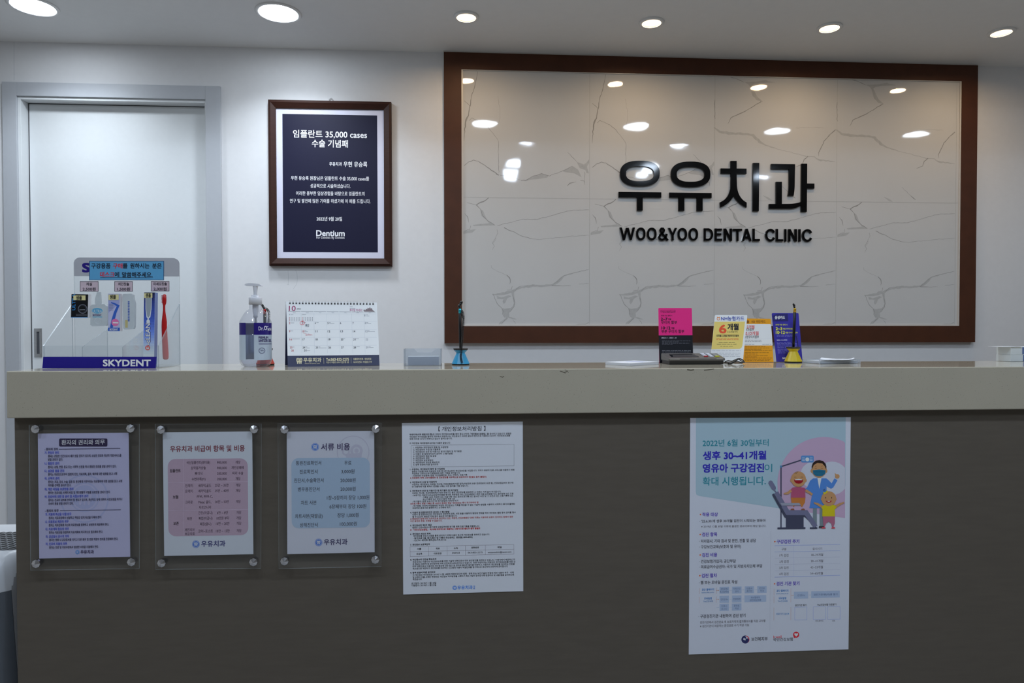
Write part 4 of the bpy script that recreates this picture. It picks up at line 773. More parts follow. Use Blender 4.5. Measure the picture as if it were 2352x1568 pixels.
# back panel, rounded on top, with a frosted header
zt_ = float(pd([(1100, 149)], YZ)[0][2]); zh_ = float(pd([(1100, 348)], YZ)[0][2]); rr = 0.016
bx0, bx1 = float(pd([(563, 400)], YZ)[0][0]), float(pd([(1701, 400)], YZ)[0][0])
M_hdr = clear('frosted_header', (0.72, 0.72, 0.74), 0.55, 0.15, hcol=(0.62, 0.62, 0.66))
top = [(bx1-rr+rr*math.cos(math.radians(a)), zt_-rr+rr*math.sin(math.radians(a))) for a in range(0, 91, 15)]+[(bx0+rr+rr*math.cos(math.radians(a)), zt_-rr+rr*math.sin(math.radians(a))) for a in range(90, 181, 15)]
m = MB(); m.prism([(x, YZ, z) for x, z in top]+[(bx0, YZ, zh_), (bx1, YZ, zh_)], (0, 0.003, 0), M_hdr, M_ac2e)
m.prism([(bx0, YZ, zh_), (bx0, YZ, ZT+0.0005), (bx1, YZ, ZT+0.0005), (bx1, YZ, zh_)], (0, 0.003, 0), M_ac2, M_ac2e)
s = Sheet(m, (0, YZ, 0), (0, -1, 0), KD, None); s.text('S', 658, 732, 252, 118, (40, 22, 130), 2.2)
m.build('back_panel', stand)
zl_ = float(pd([(800, 1098)], YA)[0][2])
m = MB(); m.box(sx0, sx1, YA, YZ, ZT+0.0005, ZT+0.0035, M_ac2); m.build('base_plate', stand)
m = MB(); m.prism([(sx0, YA, ZT+0.0005), (sx1, YA, ZT+0.0005), (sx1, YA, zl_), (sx0, YA, zl_)], (0, 0.003, 0), M_ac2, M_ac2e); m.build('front_lip', stand)
zs_ = float(pd([(1712, 650)], YZ)[0][2])
for x in (sx0-0.003, sx1):
    m = MB(); q = [(x, YA, ZT+0.0005), (x, YZ+0.003, ZT+0.0005), (x, YZ+0.003, zs_), (x, YA+0.004, zl_+0.003), (x, YA, zl_)]
    m.prism(q, (0.003, 0, 0), M_ac2, M_ac2e); m.build('side_panel', stand)
zd_ = float(pd([(1300, 915)], YZ)[0][2])
for x in (-0.967, -0.869):
    m = MB(); m.prism([(x, YA+0.004, ZT+0.004), (x, YZ, ZT+0.004), (x, YZ, zd_), (x, YA+0.004, zl_-0.004)], (0.002, 0, 0), M_ac2, M_ac2e); m.build('divider', stand)
m = MB(); s = Sheet(m, (0, YA-0.0012, 0), (0, -1, 0), KD, REFS)
s.slab([(233, 1218), (1455, 1218), (1447, 1341), (221, 1343)], (26, 18, 120), 0.0008); s.text('SKYDENT', 880, 1392, 1282, 86, (225, 225, 240), 1.5); o = m.build('name_strip', stand); o['label'] = 'dark blue strip with white capital letters'
m = MB(); s = Sheet(m, (0, YZ-0.0006, 0), (0, -1, 0), KD, REFS)
s.slab([(729, 184), (1536, 184), (1536, 391), (730, 391)], (84, 150, 190), 0.0004)
for p in ((729, 186, 1536, 186), (730, 389, 1536, 389), (731, 184, 731, 391), (1534, 184, 1534, 391)): s.line(*p, 5, (40, 46, 90), 2)
bk = (24, 26, 40); rd = (196, 40, 52)
for t, a, b, y, c in (('구강용품', 752, 958, 237, bk), ('구매', 987, 1088, 237, rd), ('를', 1092, 1142, 237, bk), ('원하시는', 1172, 1378, 236, bk), ('분은', 1410, 1510, 236, bk), ('데스크', 848, 1002, 330, rd), ('에', 1005, 1052, 330, bk), ('말씀해주세요.', 1085, 1412, 332, bk)): s.text(t, a, b, y, 54, c, 1)
s.line(848, 363, 1418, 364, 3.5, bk, 3); o = m.build('notice_sticker', stand); o['label'] = 'light blue sticker with black and red writing'
for x0, y0, x1, y1, a, b, aw in ((629, 404, 828, 514, '치실', '2,500원', (698, 758)), (1002, 404, 1199, 514, '치간칫솔', '1,500원', (1042, 1160)), (1397, 402, 1594, 511, '미세모칫솔', '2,000원', (1424, 1568))):
    m = MB(); s = Sheet(m, (0, YZ-0.0006, 0), (0, -1, 0), KD, REFS); s.slab([(x0, y0), (x1, y0), (x1, y1), (x0, y1)], (184, 168, 176), 0.0004)
    for p in ((x0, y0+2, x1, y0+2), (x0, y1-2, x1, y1-2), (x0+2, y0, x0+2, y1), (x1-2, y0, x1-2, y1)): s.line(*p, 5, (60, 50, 60), 2)
    cx = (x0+x1)/2; s.text(a, *aw, y0+30, 32, bk, .9); s.text(b, cx-70, cx+70, y0+84, 36, bk, .7); o = m.build('price_sticker', stand); o['label'] = 'small grey-pink price sticker reading %s' % b[:-1]

def carton(name, label, cat, f, depth, yb, cols, draw, side=None, group='sample products on the display stand'):
    """small carton: f = photo-crop corners of its front (tl, tr, br, bl), standing back to yb"""
    q = pd(f, yb-depth); m = MB(); r = np.array([q[:, 0].mean(), yb, q[:, 2].min()])
    mf = ink(cols[0], REFS); ms = ink(cols[1], REFS)
    m.prism(q, (0, depth, 0), mf, ms)
    s = Sheet(m, (0, yb-depth, 0), (0, -1, 0), KD, REFS); draw(s)
    o = m.build(name, None, r); return tag(o, label, cat, group)
wht = (226, 228, 232); YI = YZ-0.0002
def d_black(s):
    s.rect(531, 790, 715, 796, (70, 130, 190)); s.poly(circle(658, 702, 46, 28), (44, 46, 54)); s.ringp(658, 702, 50, 5, (120, 124, 134), 3); s.poly(circle(655, 700, 33), (8, 8, 12), 4); s.line(624, 712, 684, 710, 5, (150, 154, 164), 6)
    s.text('ULTRA', 560, 735, 715, 46, (50, 130, 190), .4, None, True); s.slab([(560, 556), (690, 556), (690, 608), (558, 606)], (206, 200, 146), 0.0002, 5); s.text('샘플', 590, 650, 582, 42, (30, 30, 30), 1.2, 9)
    for y in (760, 772): s.line(585, y, 705, y+2, 4, (110, 112, 120), 3)
carton('floss_box', 'small black carton with a pale yellow sticker taped on the acrylic display', 'box', [(537, 542), (718, 545), (712, 795), (531, 793)], 0.015, YI, ((10, 10, 14), (206, 208, 212)), d_black)
M_pouch = clear('frosted_plastic', (0.80, 0.83, 0.84), 0.45, 0.2, hcol=(0.80, 0.83, 0.85))
def solid_px(f, y0, depth, mt, rnd=12, n=5):
    m = MB(); q = pd(f, y0); m.prism(q, (0, depth, 0), mt); return m, q
m, q = solid_px([(760, 655), (890, 650), (915, 672), (925, 860), (905, 884), (760, 890), (740, 872), (742, 670)], YI-0.011, 0.0105, M_pouch)
q2 = pd([(800, 655), (790, 640), (792, 590), (812, 520), (850, 520), (858, 640), (846, 655)], YI-0.006); m.prism(q2, (0, 0.004, 0), M_pouch)
s = Sheet(m, (0, YI-0.011, 0), (0, -1, 0), KD, None); s.poly(circle(815, 722, 58, 32, 30), (96, 176, 216)); s.text('ULTRA', 766, 866, 724, 40, (206, 226, 236), .6); s.text('SKYDENT', 766, 862, 768, 27, (60, 40, 110), .9); s.rect(766, 782, 870, 796, (150, 196, 216))
s.ringp(822, 828, 34, 5, (214, 220, 224), 1)
tag(m.build('floss_case', None, (q[:, 0].mean(), YI, q[:, 2].min())), 'frosted plastic floss case with a light blue oval, taped beside the black carton', 'floss case', 'sample products on the display stand')
def d_inter(s):
    s.poly([(938, 545), (1054, 545), (1054, 905), (938, 905)], (150, 156, 196)); s.poly([(938, 745), (1054, 640), (1054, 905), (938, 905)], (176, 178, 206), 2)
    s.path([(965, 632), (1000, 645), (1042, 668), (1010, 740), (985, 830), (968, 905)], [10, 16, 24, 30, 34, 30], (50, 90, 176), 4); s.poly(circle(1010, 848, 40), (214, 110, 160), 6); s.line(985, 850, 1045, 852, 14, (226, 210, 220), 7)
    s.rect(932, 905, 1060, 941, (40, 84, 172), 4); s.text('SKYDENT', 950, 1040, 923, 26, (226, 230, 240), 1, 7); s.slab([(938, 548), (1048, 545), (1048, 604), (938, 607)], (206, 200, 146), 0.0002, 7); s.text('샘플', 955, 1018, 572, 46, (30, 30, 30), 1.2, 10)
    for y in (652, 668, 684, 700, 716): s.line(940, y, 990, y-2, 4, (110, 116, 150), 5)
carton('brush_box', 'blue carton showing an angled blue brush and a pink circle, taped on the acrylic display', 'box', [(932, 538), (1058, 539), (1060, 941), (935, 941)], 0.014, YI, ((170, 174, 206), (200, 200, 206)), d_inter)
m, q = solid_px([(1095, 540), (1180, 538), (1200, 548), (1206, 600), (1218, 640), (1216, 890), (1205, 918), (1110, 925), (1096, 910), (1090, 700), (1086, 560)], YI-0.010, 0.0095, M_pouch)
s = Sheet(m, (0, YI-0.010, 0), (0, -1, 0), KD, None); s.rect(1118, 822, 1145, 905, (206, 192, 132))
for y in range(620, 836, 17): s.rect(1146, y, 1166, y+11, (86, 110, 190), 3)
tag(m.build('plastic_case', None, (q[:, 0].mean(), YI, q[:, 2].min())), 'frosted clear case with a yellowish end taped beside the pink-dot carton', 'plastic case', 'sample products on the display stand')
def d_long(s):
    st = [((30, 34, 72), 522), ((44, 60, 130), 620), ((62, 88, 176), 800), ((110, 138, 214), 960), ((176, 192, 230), 1090), ((216, 222, 238), 1240)]
    for i in range(24):
        y = 524+i*29; y2 = y+29
        for (c0, a), (c1, b) in zip(st, st[1:]):
            if a <= y < b: f = (y-a)/(b-a); c = tuple(c0[k]+(c1[k]-c0[k])*f for k in range(3))
        xl = 1322-(y-522)*0.0145; xr = 1416-(y-522)*0.012; s.poly([(xl, y), (xr+22, y), (xr+22, y2), (xl, y2)], c)
    s.poly([(1338, 575), (1405, 575), (1402, 700), (1390, 790), (1365, 815), (1348, 790), (1338, 700)], (206, 212, 222), 2); s.poly([(1344, 585), (1399, 585), (1396, 700), (1384, 775), (1366, 798), (1354, 775), (1344, 700)], (140, 150, 158), 3)
    s.poly([(1350, 860), (1348, 830), (1366, 805), (1386, 830), (1384, 860)], (206, 212, 232), 4); s.text('-cLEAN', 1360, 1594, 1092, 68, (44, 40, 110), 2.4, 4, True); s.text('-cLEAN', 1361, 1592, 1091, 62, (236, 236, 244), 1.0, 8, True)
    s.poly(circle(1361, 1122, 27, 24), (206, 62, 50), 4); s.text('E', 1361, 1387, 1135, 34, (240, 240, 240), 1.2, 7, True); s.slab([(1325, 532), (1412, 530), (1412, 582), (1325, 584)], (206, 200, 146), 0.0002, 8); s.text('샘플', 1340, 1396, 556, 44, (30, 30, 30), 1.2, 11)
q = pd([(1322, 522), (1438, 524), (1430, 1222), (1312, 1220)], YI-0.018); f = [(1322, 522), (1438, 524), (1430, 1302), (1311, 1302)]
carton('toothbrush_box', 'tall narrow carton fading from navy to pale blue standing in the acrylic display', 'box', f, 0.018, YI, ((206, 212, 230), (120, 140, 190)), d_long)
tb = thing('toothbrush', 'red toothbrush with white bristles taped upright on the acrylic display', 'toothbrush', pd([(1555, 1250)], YI-0.004)[0], 'sample products on the display stand')
M_red = mat('red_plastic', (190, 22, 22), rough=0.3, noise=(40, 0.04)); M_brist = mat('bristles', (228, 220, 220), rough=0.7, noise=(300, 0.1))
prof = [(1541, 545, 9), (1542, 552, 17), (1541, 600, 20), (1540, 640, 19), (1538, 665, 11), (1538, 720, 11), (1539, 780, 18), (1540, 840, 25), (1540, 900, 26), (1544, 1000, 27), (1550, 1100, 28), (1554, 1190, 29), (1556, 1235, 27), (1557, 1250, 14)]
m = MB(); P = pd([(a, b) for a, b, _ in prof], YI-0.0065); m.tube(P, [r/KD[2]/1568*1.93 for _, _, r in prof], M_red, 12); m.build('handle', tb)
v = None
m = MB(); q = pd([(1507, 553), (1530, 549), (1532, 640), (1512, 636)], YI-0.009); m.prism(q, (0, 0.006, 0), M_brist)
for y in range(560, 636, 14): 
    w_ = pd([(1507, y), (1531, y-2), (1531, y+3), (1507, y+5)], YI-0.0092); m.prism(w_, (0, 0.0003, 0), M_red)
m.build('bristles', tb)

# ------------------------------------------------------------------ hand sanitizer bottle
KS = (520, 620, 5.88)
cx_, cy_ = float(at_y(587.5, 800, 1.836)[0]), 1.836; RB = 0.0398
def zb(y): return float(at_y(587.5, KS[1]+y/KS[2], cy_)[2])
bottle = thing('sanitizer_bottle', 'clear pump bottle with a purple and white label on the counter beside the desk calendar', 'sanitizer bottle', (cx_, cy_, ZT))
M_pet = clear('clear_bottle', (0.93, 0.94, 0.965), 0.05, 0.03, 1.5, hcol=(0.85, 0.87, 0.95)); M_wp = mat('white_plastic', (226, 226, 232), rough=0.35, noise=(30, 0.01)); M_pur = mat('purple_label', (36, 18, 120), rough=0.35, noise=(30, 0.02)); M_lab = mat('pale_label', (196, 208, 222), rough=0.4, noise=(30, 0.01)); M_gel = clear('clear_gel', (0.90, 0.91, 0.95), 0.03, 0.05, 1.35)
c = (cx_, cy_, 0)
z0 = ZT+0.0003; zs1 = zb(695); zs2 = zb(530)
prof = [(0.001, z0+0.002), (RB-0.012, z0), (RB-0.004, z0+0.004), (RB, z0+0.014), (RB, zs1)]+[(0.0155+(RB-0.0155)*(1-u)**0.6, zs1+(zs2-zs1)*u) for u in (0.04, 0.1, 0.2, 0.32, 0.45, 0.6, 0.75, 0.87, 0.95)]+[(0.0155, zs2), (0.0153, zb(468))]
m = MB(); m.lathe(prof, M_pet, c, 48); m.build('bottle_body', bottle)
m = MB(); m.lathe([(0.001, z0+0.004), (RB-0.010, z0+0.003), (RB-0.0025, z0+0.014), (RB-0.0022, zb(716)), (0.001, zb(716))], M_gel, c, 48); m.build('gel', bottle)
acam = math.atan2(-cy_, -cx_); gap0, gap1 = acam+math.radians(-6), acam+math.radians(-37)+2*math.pi
m = MB(); m.lathe([(RB+0.0004, zb(1210)), (RB+0.0004, zb(873))], M_lab, c, 64, gap0, gap1); m.lathe([(RB+0.0004, zb(873)), (RB+0.0004, zb(713))], M_pur, c, 64, gap0, gap1)
def wrap(t, x0, x1, y, h, col, bold=0):
    v, f = glyphs(t); sz = h/0.89; a, b = v[:, 0].min(), v[:, 0].max(); fx = (x1-x0)/(b-a); e = 0.02*bold*sz
    for dx, dy in ([(0, 0)] if not bold else [(-e, -e), (e, e), (-e, e), (e, -e)]):
        X = x0+(v[:, 0]-a)*fx+dx; Y = y-(v[:, 1]-0.375)*sz+dy
        ph = acam+np.arcsin(np.clip((X-396)/196.5, -0.999, 0.999)); r = RB+0.0008
        m.add(np.stack([cx_+r*np.cos(ph), cy_+r*np.sin(ph), np.array([zb(k) for k in Y])], 1), f, ink(col))
wrap('Dr.', 429, 488, 786, 62, (228, 226, 240), .8); wrap('O', 495, 530, 780, 66, (228, 226, 240), 1.4); wrap('r', 520, 545, 765, 50, (228, 226, 240), .8); wrap('acle', 538, 582, 792, 52, (228, 226, 240), .8); 
wrap('PREMIUM', 430, 543, 908, 44, (74, 58, 120), .8); wrap('SANITIZER GEL', 430, 582, 948, 44, (74, 58, 120), .8); wrap('70%', 448, 488, 1080, 26, (90, 90, 130), .3)
for y in (985, 1000):
    ph = acam+np.arcsin((np.linspace(430, 586, 12)-396)/196.5); q = [(cx_+(RB+.0007)*math.cos(a), cy_+(RB+.0007)*math.sin(a), zb(y+d)) for d in (0, 6) for a in ph]; m.add(q, [[i, i+1, i+13, i+12] for i in range(11)], ink((130, 130, 165)))
th = np.linspace(0, 2*math.pi, 25)[:-1]
for r0 in (40, 34):
    X = np.concatenate([468+r0*np.cos(th), 468+(r0-3)*np.cos(th)]); Y = np.concatenate([1083+r0*np.sin(th), 1083+(r0-3)*np.sin(th)]); ph = acam+np.arcsin((X-396)/196.5)
    m.add(np.stack([cx_+(RB+.0007)*np.cos(ph), cy_+(RB+.0007)*np.sin(ph), np.array([zb(k) for k in Y])], 1), [[i, (i+1) % 24, (i+1) % 24+24, i+24] for i in range(24)], ink((100, 100, 140)))
m.build('label', bottle)
m = MB(); m.lathe([(0.0152, zb(466)), (0.0166, zb(466)), (0.0166, zb(374)), (0.0158, zb(369)), (0.0110, zb(369)), (0.0110, zb(343)), (0.0100, zb(338)), (0.004, zb(336))], M_wp, c, 40); m.build('pump_collar', bottle)
m = MB(); m.lathe([(0.0046, zb(338)), (0.0048, zb(300)), (0.0062, zb(230)), (0.0066, zb(205))], M_wp, c, 24)
hp = at_y(KS[0]+np.array([243, 252, 262, 300, 350, 400, 440, 482, 440, 380, 300, 255])/KS[2], KS[1]+np.array([203, 190, 182, 177, 177, 182, 189, 213, 215, 214, 213, 211])/KS[2], cy_-0.007); m.prism(hp, (0, 0.014, 0), M_wp); m.build('pump_head', bottle)
m = MB(); m.lathe([(0.0075, zb(466)), (0.0072, zb(560)), (0.0055, zb(600)), (0.0055, zb(640)), (0.003, zb(645)), (0.003, zb(1150))], M_wp, c, 20); m.build('dip_tube', bottle)

# ------------------------------------------------------------------ pen stands
M_pen = mat('black_pen', (10, 10, 12), rough=0.3, noise=(60, 0.05)); M_cord = mat('black_cord', (9, 9, 10), rough=0.35, noise=(60, 0.05)); M_foot = mat('black_foot', (20, 18, 18), rough=0.6, noise=(60, 0.1)); M_rimd = mat('dusty_rim', (52, 48, 48), rough=0.8, noise=(150, 0.5))
def coil(m, pts, r, turns, wr=0.0007):
    p = np.array(pts, float); L = np.concatenate([[0], np.cumsum(np.linalg.norm(np.diff(p, axis=0), axis=1))]); n = turns*9
    t = np.linspace(0, L[-1], n); c_ = np.stack([np.interp(t, L, p[:, k]) for k in range(3)], 1); tg = np.gradient(c_, axis=0); tg /= np.linalg.norm(tg, axis=1)[:, None]+1e-9
    u = np.cross(tg, np.tile([0.0, 1.0, 0.05], (n, 1))); u /= np.linalg.norm(u, axis=1)[:, None]+1e-9; v = np.cross(tg, u); a = np.linspace(0, 2*math.pi*turns, n)
    m.tube(c_+r*(np.cos(a)[:, None]*u+np.sin(a)[:, None]*v), wr, M_cord, 5)
def pen_stand(label, x, y, body, capc, top, tilt, cordpts, chain, k=1.0):
    r = thing('pen_stand', label, 'pen stand', (x, y, ZT), 'pen stands on the counter')
    mb_ = mat('stand_plastic', body, rough=0.32, noise=(40, 0.03)); c = (x, y, ZT)
    m = MB(); m.lathe([(0.001, 0.0002), (0.0235*k, 0.0002), (0.0240*k, 0.004), (0.001, 0.004)], M_foot, c, 16, smooth=False); m.build('foot', r)
    m = MB(); m.lathe([(0.0246*k, 0.0035), (0.0116*k, 0.0325), (0.0185*k, 0.0405)], mb_, c, 16, smooth=False); m.build('stand_body', r)
    m = MB(); m.lathe([(0.0185*k, 0.0405), (0.0200*k, 0.0445), (0.0185*k, 0.0455), (0.006, 0.0435)], M_rimd, c, 16, smooth=False); m.build('rim', r)
    m = MB(); d = np.array([tilt[0], tilt[1], 1.0]); b = np.array([x, y, ZT+0.034]); zt2 = top-ZT-0.034
    m.tube([b, b+d*0.03, b+d*(zt2-0.013), b+d*(zt2-0.012)], [0.0030, 0.0040, 0.0042, 0.0035], M_pen, 14); m.build('pen', r)
    mc = mat('pen_cap', capc, rough=0.25, metal=0.6, noise=(40, 0.04)); m = MB(); m.tube([b+d*(zt2-0.0125), b+d*(zt2-0.001), b+d*zt2], [0.0039, 0.0039, 0.003], mc, 14); m.build('pen_cap', r)
    m = MB(); e = b+d*zt2
    for dx, dz, rad in chain: 
        m.lathe([(rad*math.cos(math.radians(q)), rad*math.sin(math.radians(q))) for q in range(-90, 91, 30)], M_cord, (e[0]+dx, e[1], e[2]+dz), 8)
    m.build('bead_chain', r)
    for pts, rad, turns in cordpts:
        m = MB(); coil(m, pts, rad, turns); m.build('coiled_cord', r)
def P3(px, py, y): return at_y(px, py, y)
yb_ = 1.868
zt1 = float(P3(1057, 709, yb_)[2])
xb = float(P3(1058, 830, yb_)[0])
pen_stand('blue hourglass pen stand with a black pen, alone before the brown frame corner', xb, yb_, (38, 150, 196), (40, 170, 190), zt1, (-0.014, 0), 
    [([P3(1063, 716, yb_-0.004), P3(1065, 728, yb_-0.006), P3(1064, 745, yb_-0.008), P3(1062, 780, yb_-0.014), P3(1059.5, 803, yb_-0.0225), P3(1058.5, 815, yb_-0.020), P3(1059, 825, yb_-0.024), P3(1061.5, 833, yb_-0.0275)], 0.0027, 62), ([P3(1056, 709, yb_), P3(1055, 702, yb_), P3(1060, 697, yb_), P3(1062, 694, yb_)], 0.0022, 8), ([P3(1061, 716, yb_-0.004), P3(1063, 713, yb_), P3(1061, 720, yb_), P3(1064, 731, yb_-0.006)], 0.0022, 6)],
    [(0.000, 0.003, 0.003), (-0.002, 0.008, 0.004), (0.002, 0.013, 0.004), (0.004, 0.018, 0.0042)])
yy = 1.924; xy = float(P3(1822, 826, yy)[0]); zt1 = float(P3(1825.5, 707.5, yy)[2])
pen_stand('yellow hourglass pen stand with a black pen before the purple card', xy, yy, (214, 186, 22), (206, 160, 30), zt1, (0.030, 0),
    [([P3(1829, 770, yy-0.004), P3(1831.5, 785, yy-0.006), P3(1834, 799, yy-0.012), P3(1835, 804, yy-0.014)], 0.0016, 10), ([P3(1824.5, 707, yy), P3(1822.5, 700, yy)], 0.0018, 4)],
    [(-0.001, 0.003, 0.003), (-0.002, 0.008, 0.0034), (-0.004, 0.011, 0.003)])
yr = 1.905; xr = float(P3(609.5, 830, yr)[0]); zt1 = float(P3(607, 710, yr)[2])
pen_stand('red hourglass pen stand mostly hidden behind the sanitizer bottle', xr, yr, (206, 60, 44), (206, 30, 26), zt1, (-0.006, 0),
    [([P3(607, 709, yr), P3(604, 703, yr), P3(601, 699, yr)], 0.0028, 9), ([P3(610, 708, yr), P3(615, 711, yr-0.002), P3(618, 718, yr-0.004), P3(618, 729, yr-0.006), P3(616, 745, yr-0.008), P3(613, 790, yr-0.018)], 0.0030, 36)], [(0, 0.002, 0.002)], 1.0)

# ------------------------------------------------------------------ desk calendar
KC = (520, 620, 5.88)
A_, B_ = at_z(661, 842.0, ZT), at_z(872, 839.6, ZT); e1 = (B_-A_)/np.linalg.norm(B_-A_); hn = np.array([e1[1], -e1[0], 0])   # towards the viewer
lean = math.radians(24); up_ = math.cos(lean)*np.array([0, 0, 1.0])-math.sin(lean)*hn; nrm = math.cos(lean)*hn+math.sin(lean)*np.array([0, 0, 1.0])
cal = thing('desk_calendar', 'standing wire-bound desk calendar page with a navy base beside the pump bottle', 'desk calendar', (A_+B_)/2)
def pc_(pts, off=0.0):
    p = np.array(pts, float).reshape(-1, 2); d = ray(KC[0]+p[:, 0]/KC[2], KC[1]+p[:, 1]/KC[2]); t = ((A_+nrm*off-CAM)@nrm)/(d@nrm); return CAM+d*t[:, None]
M_navy = mat('navy_board', (22, 30, 72), rough=0.4, noise=(40, 0.04)); M_wire = mat('white_wire', (206, 206, 210), rough=0.3, metal=0.3, noise=(40, 0.03))
tl, tr, br, bl_ = pc_([(803, 425), (2032, 438), (2068, 1288), (829, 1308)])
m = MB(); m.prism([tl, tr, br, bl_], -nrm*0.0015, M_navy)
back = [q-hn*0.062 for q in (bl_, br)]; top0, top1 = tl-nrm*0.0016, tr-nrm*0.0016
q = np.array([top0, top1, back[1], back[0]]); q[3] = at_z(654.6, 839.2, ZT); q[2] = q[3]+e1*np.linalg.norm(B_-A_)*1.04; q[2:, 2] = ZT+0.0003; bn = np.cross(q[1]-q[0], q[3]-q[0]); bn /= np.linalg.norm(bn); m.prism(q, bn*0.0015, M_navy)
s = Sheet(m, A_, nrm, KC, None, (1140, -0.010, 1300, -0.014)); gd = (224, 214, 178)
T = [(-.5, -.25), (-.42, -.5), (-.2, -.55), (0, -.45), (.2, -.55), (.42, -.5), (.5, -.25), (.45, .05), (.36, .25), (.34, .55), (.22, .6), (.14, .2), (.08, .2), (.06, .56), (-.06, .56), (-.08, .2), (-.14, .2), (-.22, .6), (-.34, .55), (-.36, .25), (-.45, .05)]
s.poly([(985+85*a, 1226+72*b) for a, b in T], gd)
for x in (967, 1005): s.ringp(x, 1211, 15, 5, (22, 30, 72), 3)
s.text('우유치과', 1042, 1282, 1216, 58, gd, 1); s.text('WOO & YOO DENTAL CLINIC', 1058, 1265, 1262, 16, gd, .4); s.line(1315, 1190, 1317, 1266, 3, gd); s.text('Tel.063-832-2275', 1348, 1655, 1207, 44, gd, 1.2); s.text('익산시 무왕로 1074 기업은행 3층', 1350, 1655, 1248, 26, gd, .4); s.line(1684, 1183, 1686, 1260, 3, gd); s.text('임플란트전문 / 양심진료', 1715, 1957, 1203, 28, gd, .6); s.text('NO과잉진료 / 부담없는가격', 1715, 1962, 1243, 28, gd, .5)
m.build('base_board', cal)
m = MB(); s = Sheet(m, A_+nrm*0.0005, nrm, KC, (208, 212, 214), (430, 0.0105, 1150, -0.012), -0.022)
s.slab([(805, 424), (2032, 437), (2064, 1144), (826, 1158)], (222, 225, 216), 0.0004)
mg = (150, 56, 96); g1 = (70, 72, 80); g2 = (150, 152, 156); rdn = (170, 60, 64)
s.text('10', 845, 935, 514, 88, mg, .5); s.text('2022', 950, 1005, 521, 26, g1, .2); s.text('화이팅 하세요!', 1665, 1835, 541, 34, (176, 110, 140), .6)
for y in (497, 515): s.line(1665, y, 1705+(y-497)*2, y, 6, g2)
s.poly([(1850, 545), (1860, 528), (1875, 545), (1885, 522), (1900, 530), (1912, 505), (1925, 520), (1938, 498), (1950, 522), (1965, 512), (1975, 540), (2005, 562), (1860, 560)], (126, 112, 112))
for a, b in zip((833, 1008, 1182, 1356, 1524, 1693, 1862), (1000, 1174, 1347, 1515, 1684, 1853, 2013)): s.line(a, 557+(a-833)*0.009, b, 557+(b-833)*0.009, 4, (120, 124, 130))
for t, x in zip(('SUN', 'MON', 'TUE', 'WED', 'THU', 'FRI', 'SAT'), (900, 1075, 1248, 1420, 1590, 1757, 1924)): s.text(t, x, x+34, 575, 13, g2, .2)
cb = [(0, 840), (1010, 1020), (1181, 1192), (1352, 1366), (1522, 1537), (1690, 1706), (1858, 1876)]
for a, b in cb[1:]: s.line(a, 588, b, 1125, 2, (188, 192, 194), 1)
for y0, y1 in ((590, 592), (697, 695), (804, 803), (912, 909), (1022, 1017)): s.line(836, y0, 2030, y1, 2, (188, 192, 194), 1)
for row, ys in enumerate((716, 826, 935, 1044)):
    for d in range(7):
        n = 2+7*row+d; x = [(847, 1022, 1193, 1365, 1535, 1703, 1870), (847, 1022, 1197, 1368, 1540, 1708, 1875), (852, 1025, 1200, 1372, 1545, 1713, 1880), (857, 1030, 1205, 1378, 1550, 1717, 1885)][row][d]
        c = rdn if d == 0 or n in (3, 10) else (g2 if d == 6 else g1); wd = 15 if n < 10 else 33
        s.text(str(n), x, x+wd, ys, 34, c, .5)
for t, x, y, c in (('1', 1865, 612, g2), ('30', 877, 1086, rdn), ('31', 1050, 1084, g1)): s.text(t, x, x+(10 if t == '1' else 33), y, 34, c, .5)
for x, y, L in ((870, 713, 45), (1040, 710, 35), (1215, 710, 30), (1388, 709, 20), (1388, 722, 70), (1890, 709, 25), (1892, 722, 62), (1890, 605, 20), (1890, 620, 40), (868, 820, 34), (1060, 818, 20), (1062, 832, 40), (1912, 818, 20), (1912, 831, 95), (888, 930, 104), (1580, 926, 24), (1748, 926, 42), (898, 1040, 20), (1068, 1038, 24), (1070, 1052, 55), (1246, 1038, 22), (1246, 1051, 105), (1758, 1034, 42), (1925, 1030, 22), (1925, 1045, 62), (1088, 1087, 42)): s.line(x, y, x+L, y, 5, g2)
for x0, y0 in ((848, 604), (1020, 603)):
    s.text('9' if x0 < 900 else '11', x0, x0+(8 if x0 < 900 else 16), y0-2, 18, g1, .4); s.line(x0+18, y0, x0+55, y0, 5, g2)
    for k_ in range(7):
        for j in range(5): s.line(x0+k_*23, y0+36+j*11, x0+8+k_*23, y0+36+j*11, 7, (120, 122, 126) if k_ else rdn)
s.ringp(1026, 715, 34, 5, (206, 90, 96), 5, 24, 27); s.poly([(1010, 688), (1045, 686), (1030, 700)], (196, 50, 56), 6); s.text('휴진', 1066, 1114, 748, 34, (30, 34, 60), .7); s.path([(1066, 868), (1078, 858), (1080, 880), (1092, 862), (1100, 878), (1112, 860), (1114, 880), (1128, 864), (1136, 878), (1150, 866)], 3, (190, 90, 96)); s.line(1066, 886, 1165, 876, 2.5, (190, 90, 96)); s.line(1040, 855, 1072, 852, 3, (190, 70, 76))
m.build('calendar_page', cal)
m = MB()
for i in range(27):
    x = 858+i*43.25; y = 448+i*0.43
    w_ = pc_([(x-11, y-10), (x+11, y-10), (x+11, y+10), (x-11, y+10)], 0.00075); m.add(w_, [[0, 1, 2, 3]], M_pen)
    for dx in (-6, 6):
        h0 = pc_([(x+dx, y+3)], 0.0008)[0]; h1 = pc_([(x+dx, y-22)], 0.0025)[0]; h2 = pc_([(x+dx, y-41)], 0.0)[0]; h3 = h2-nrm*0.004-up_*0.003
        m.tube([h0, h1, h2, h3], 0.00035, M_wire, 4)
m.build('wire_binding', cal)

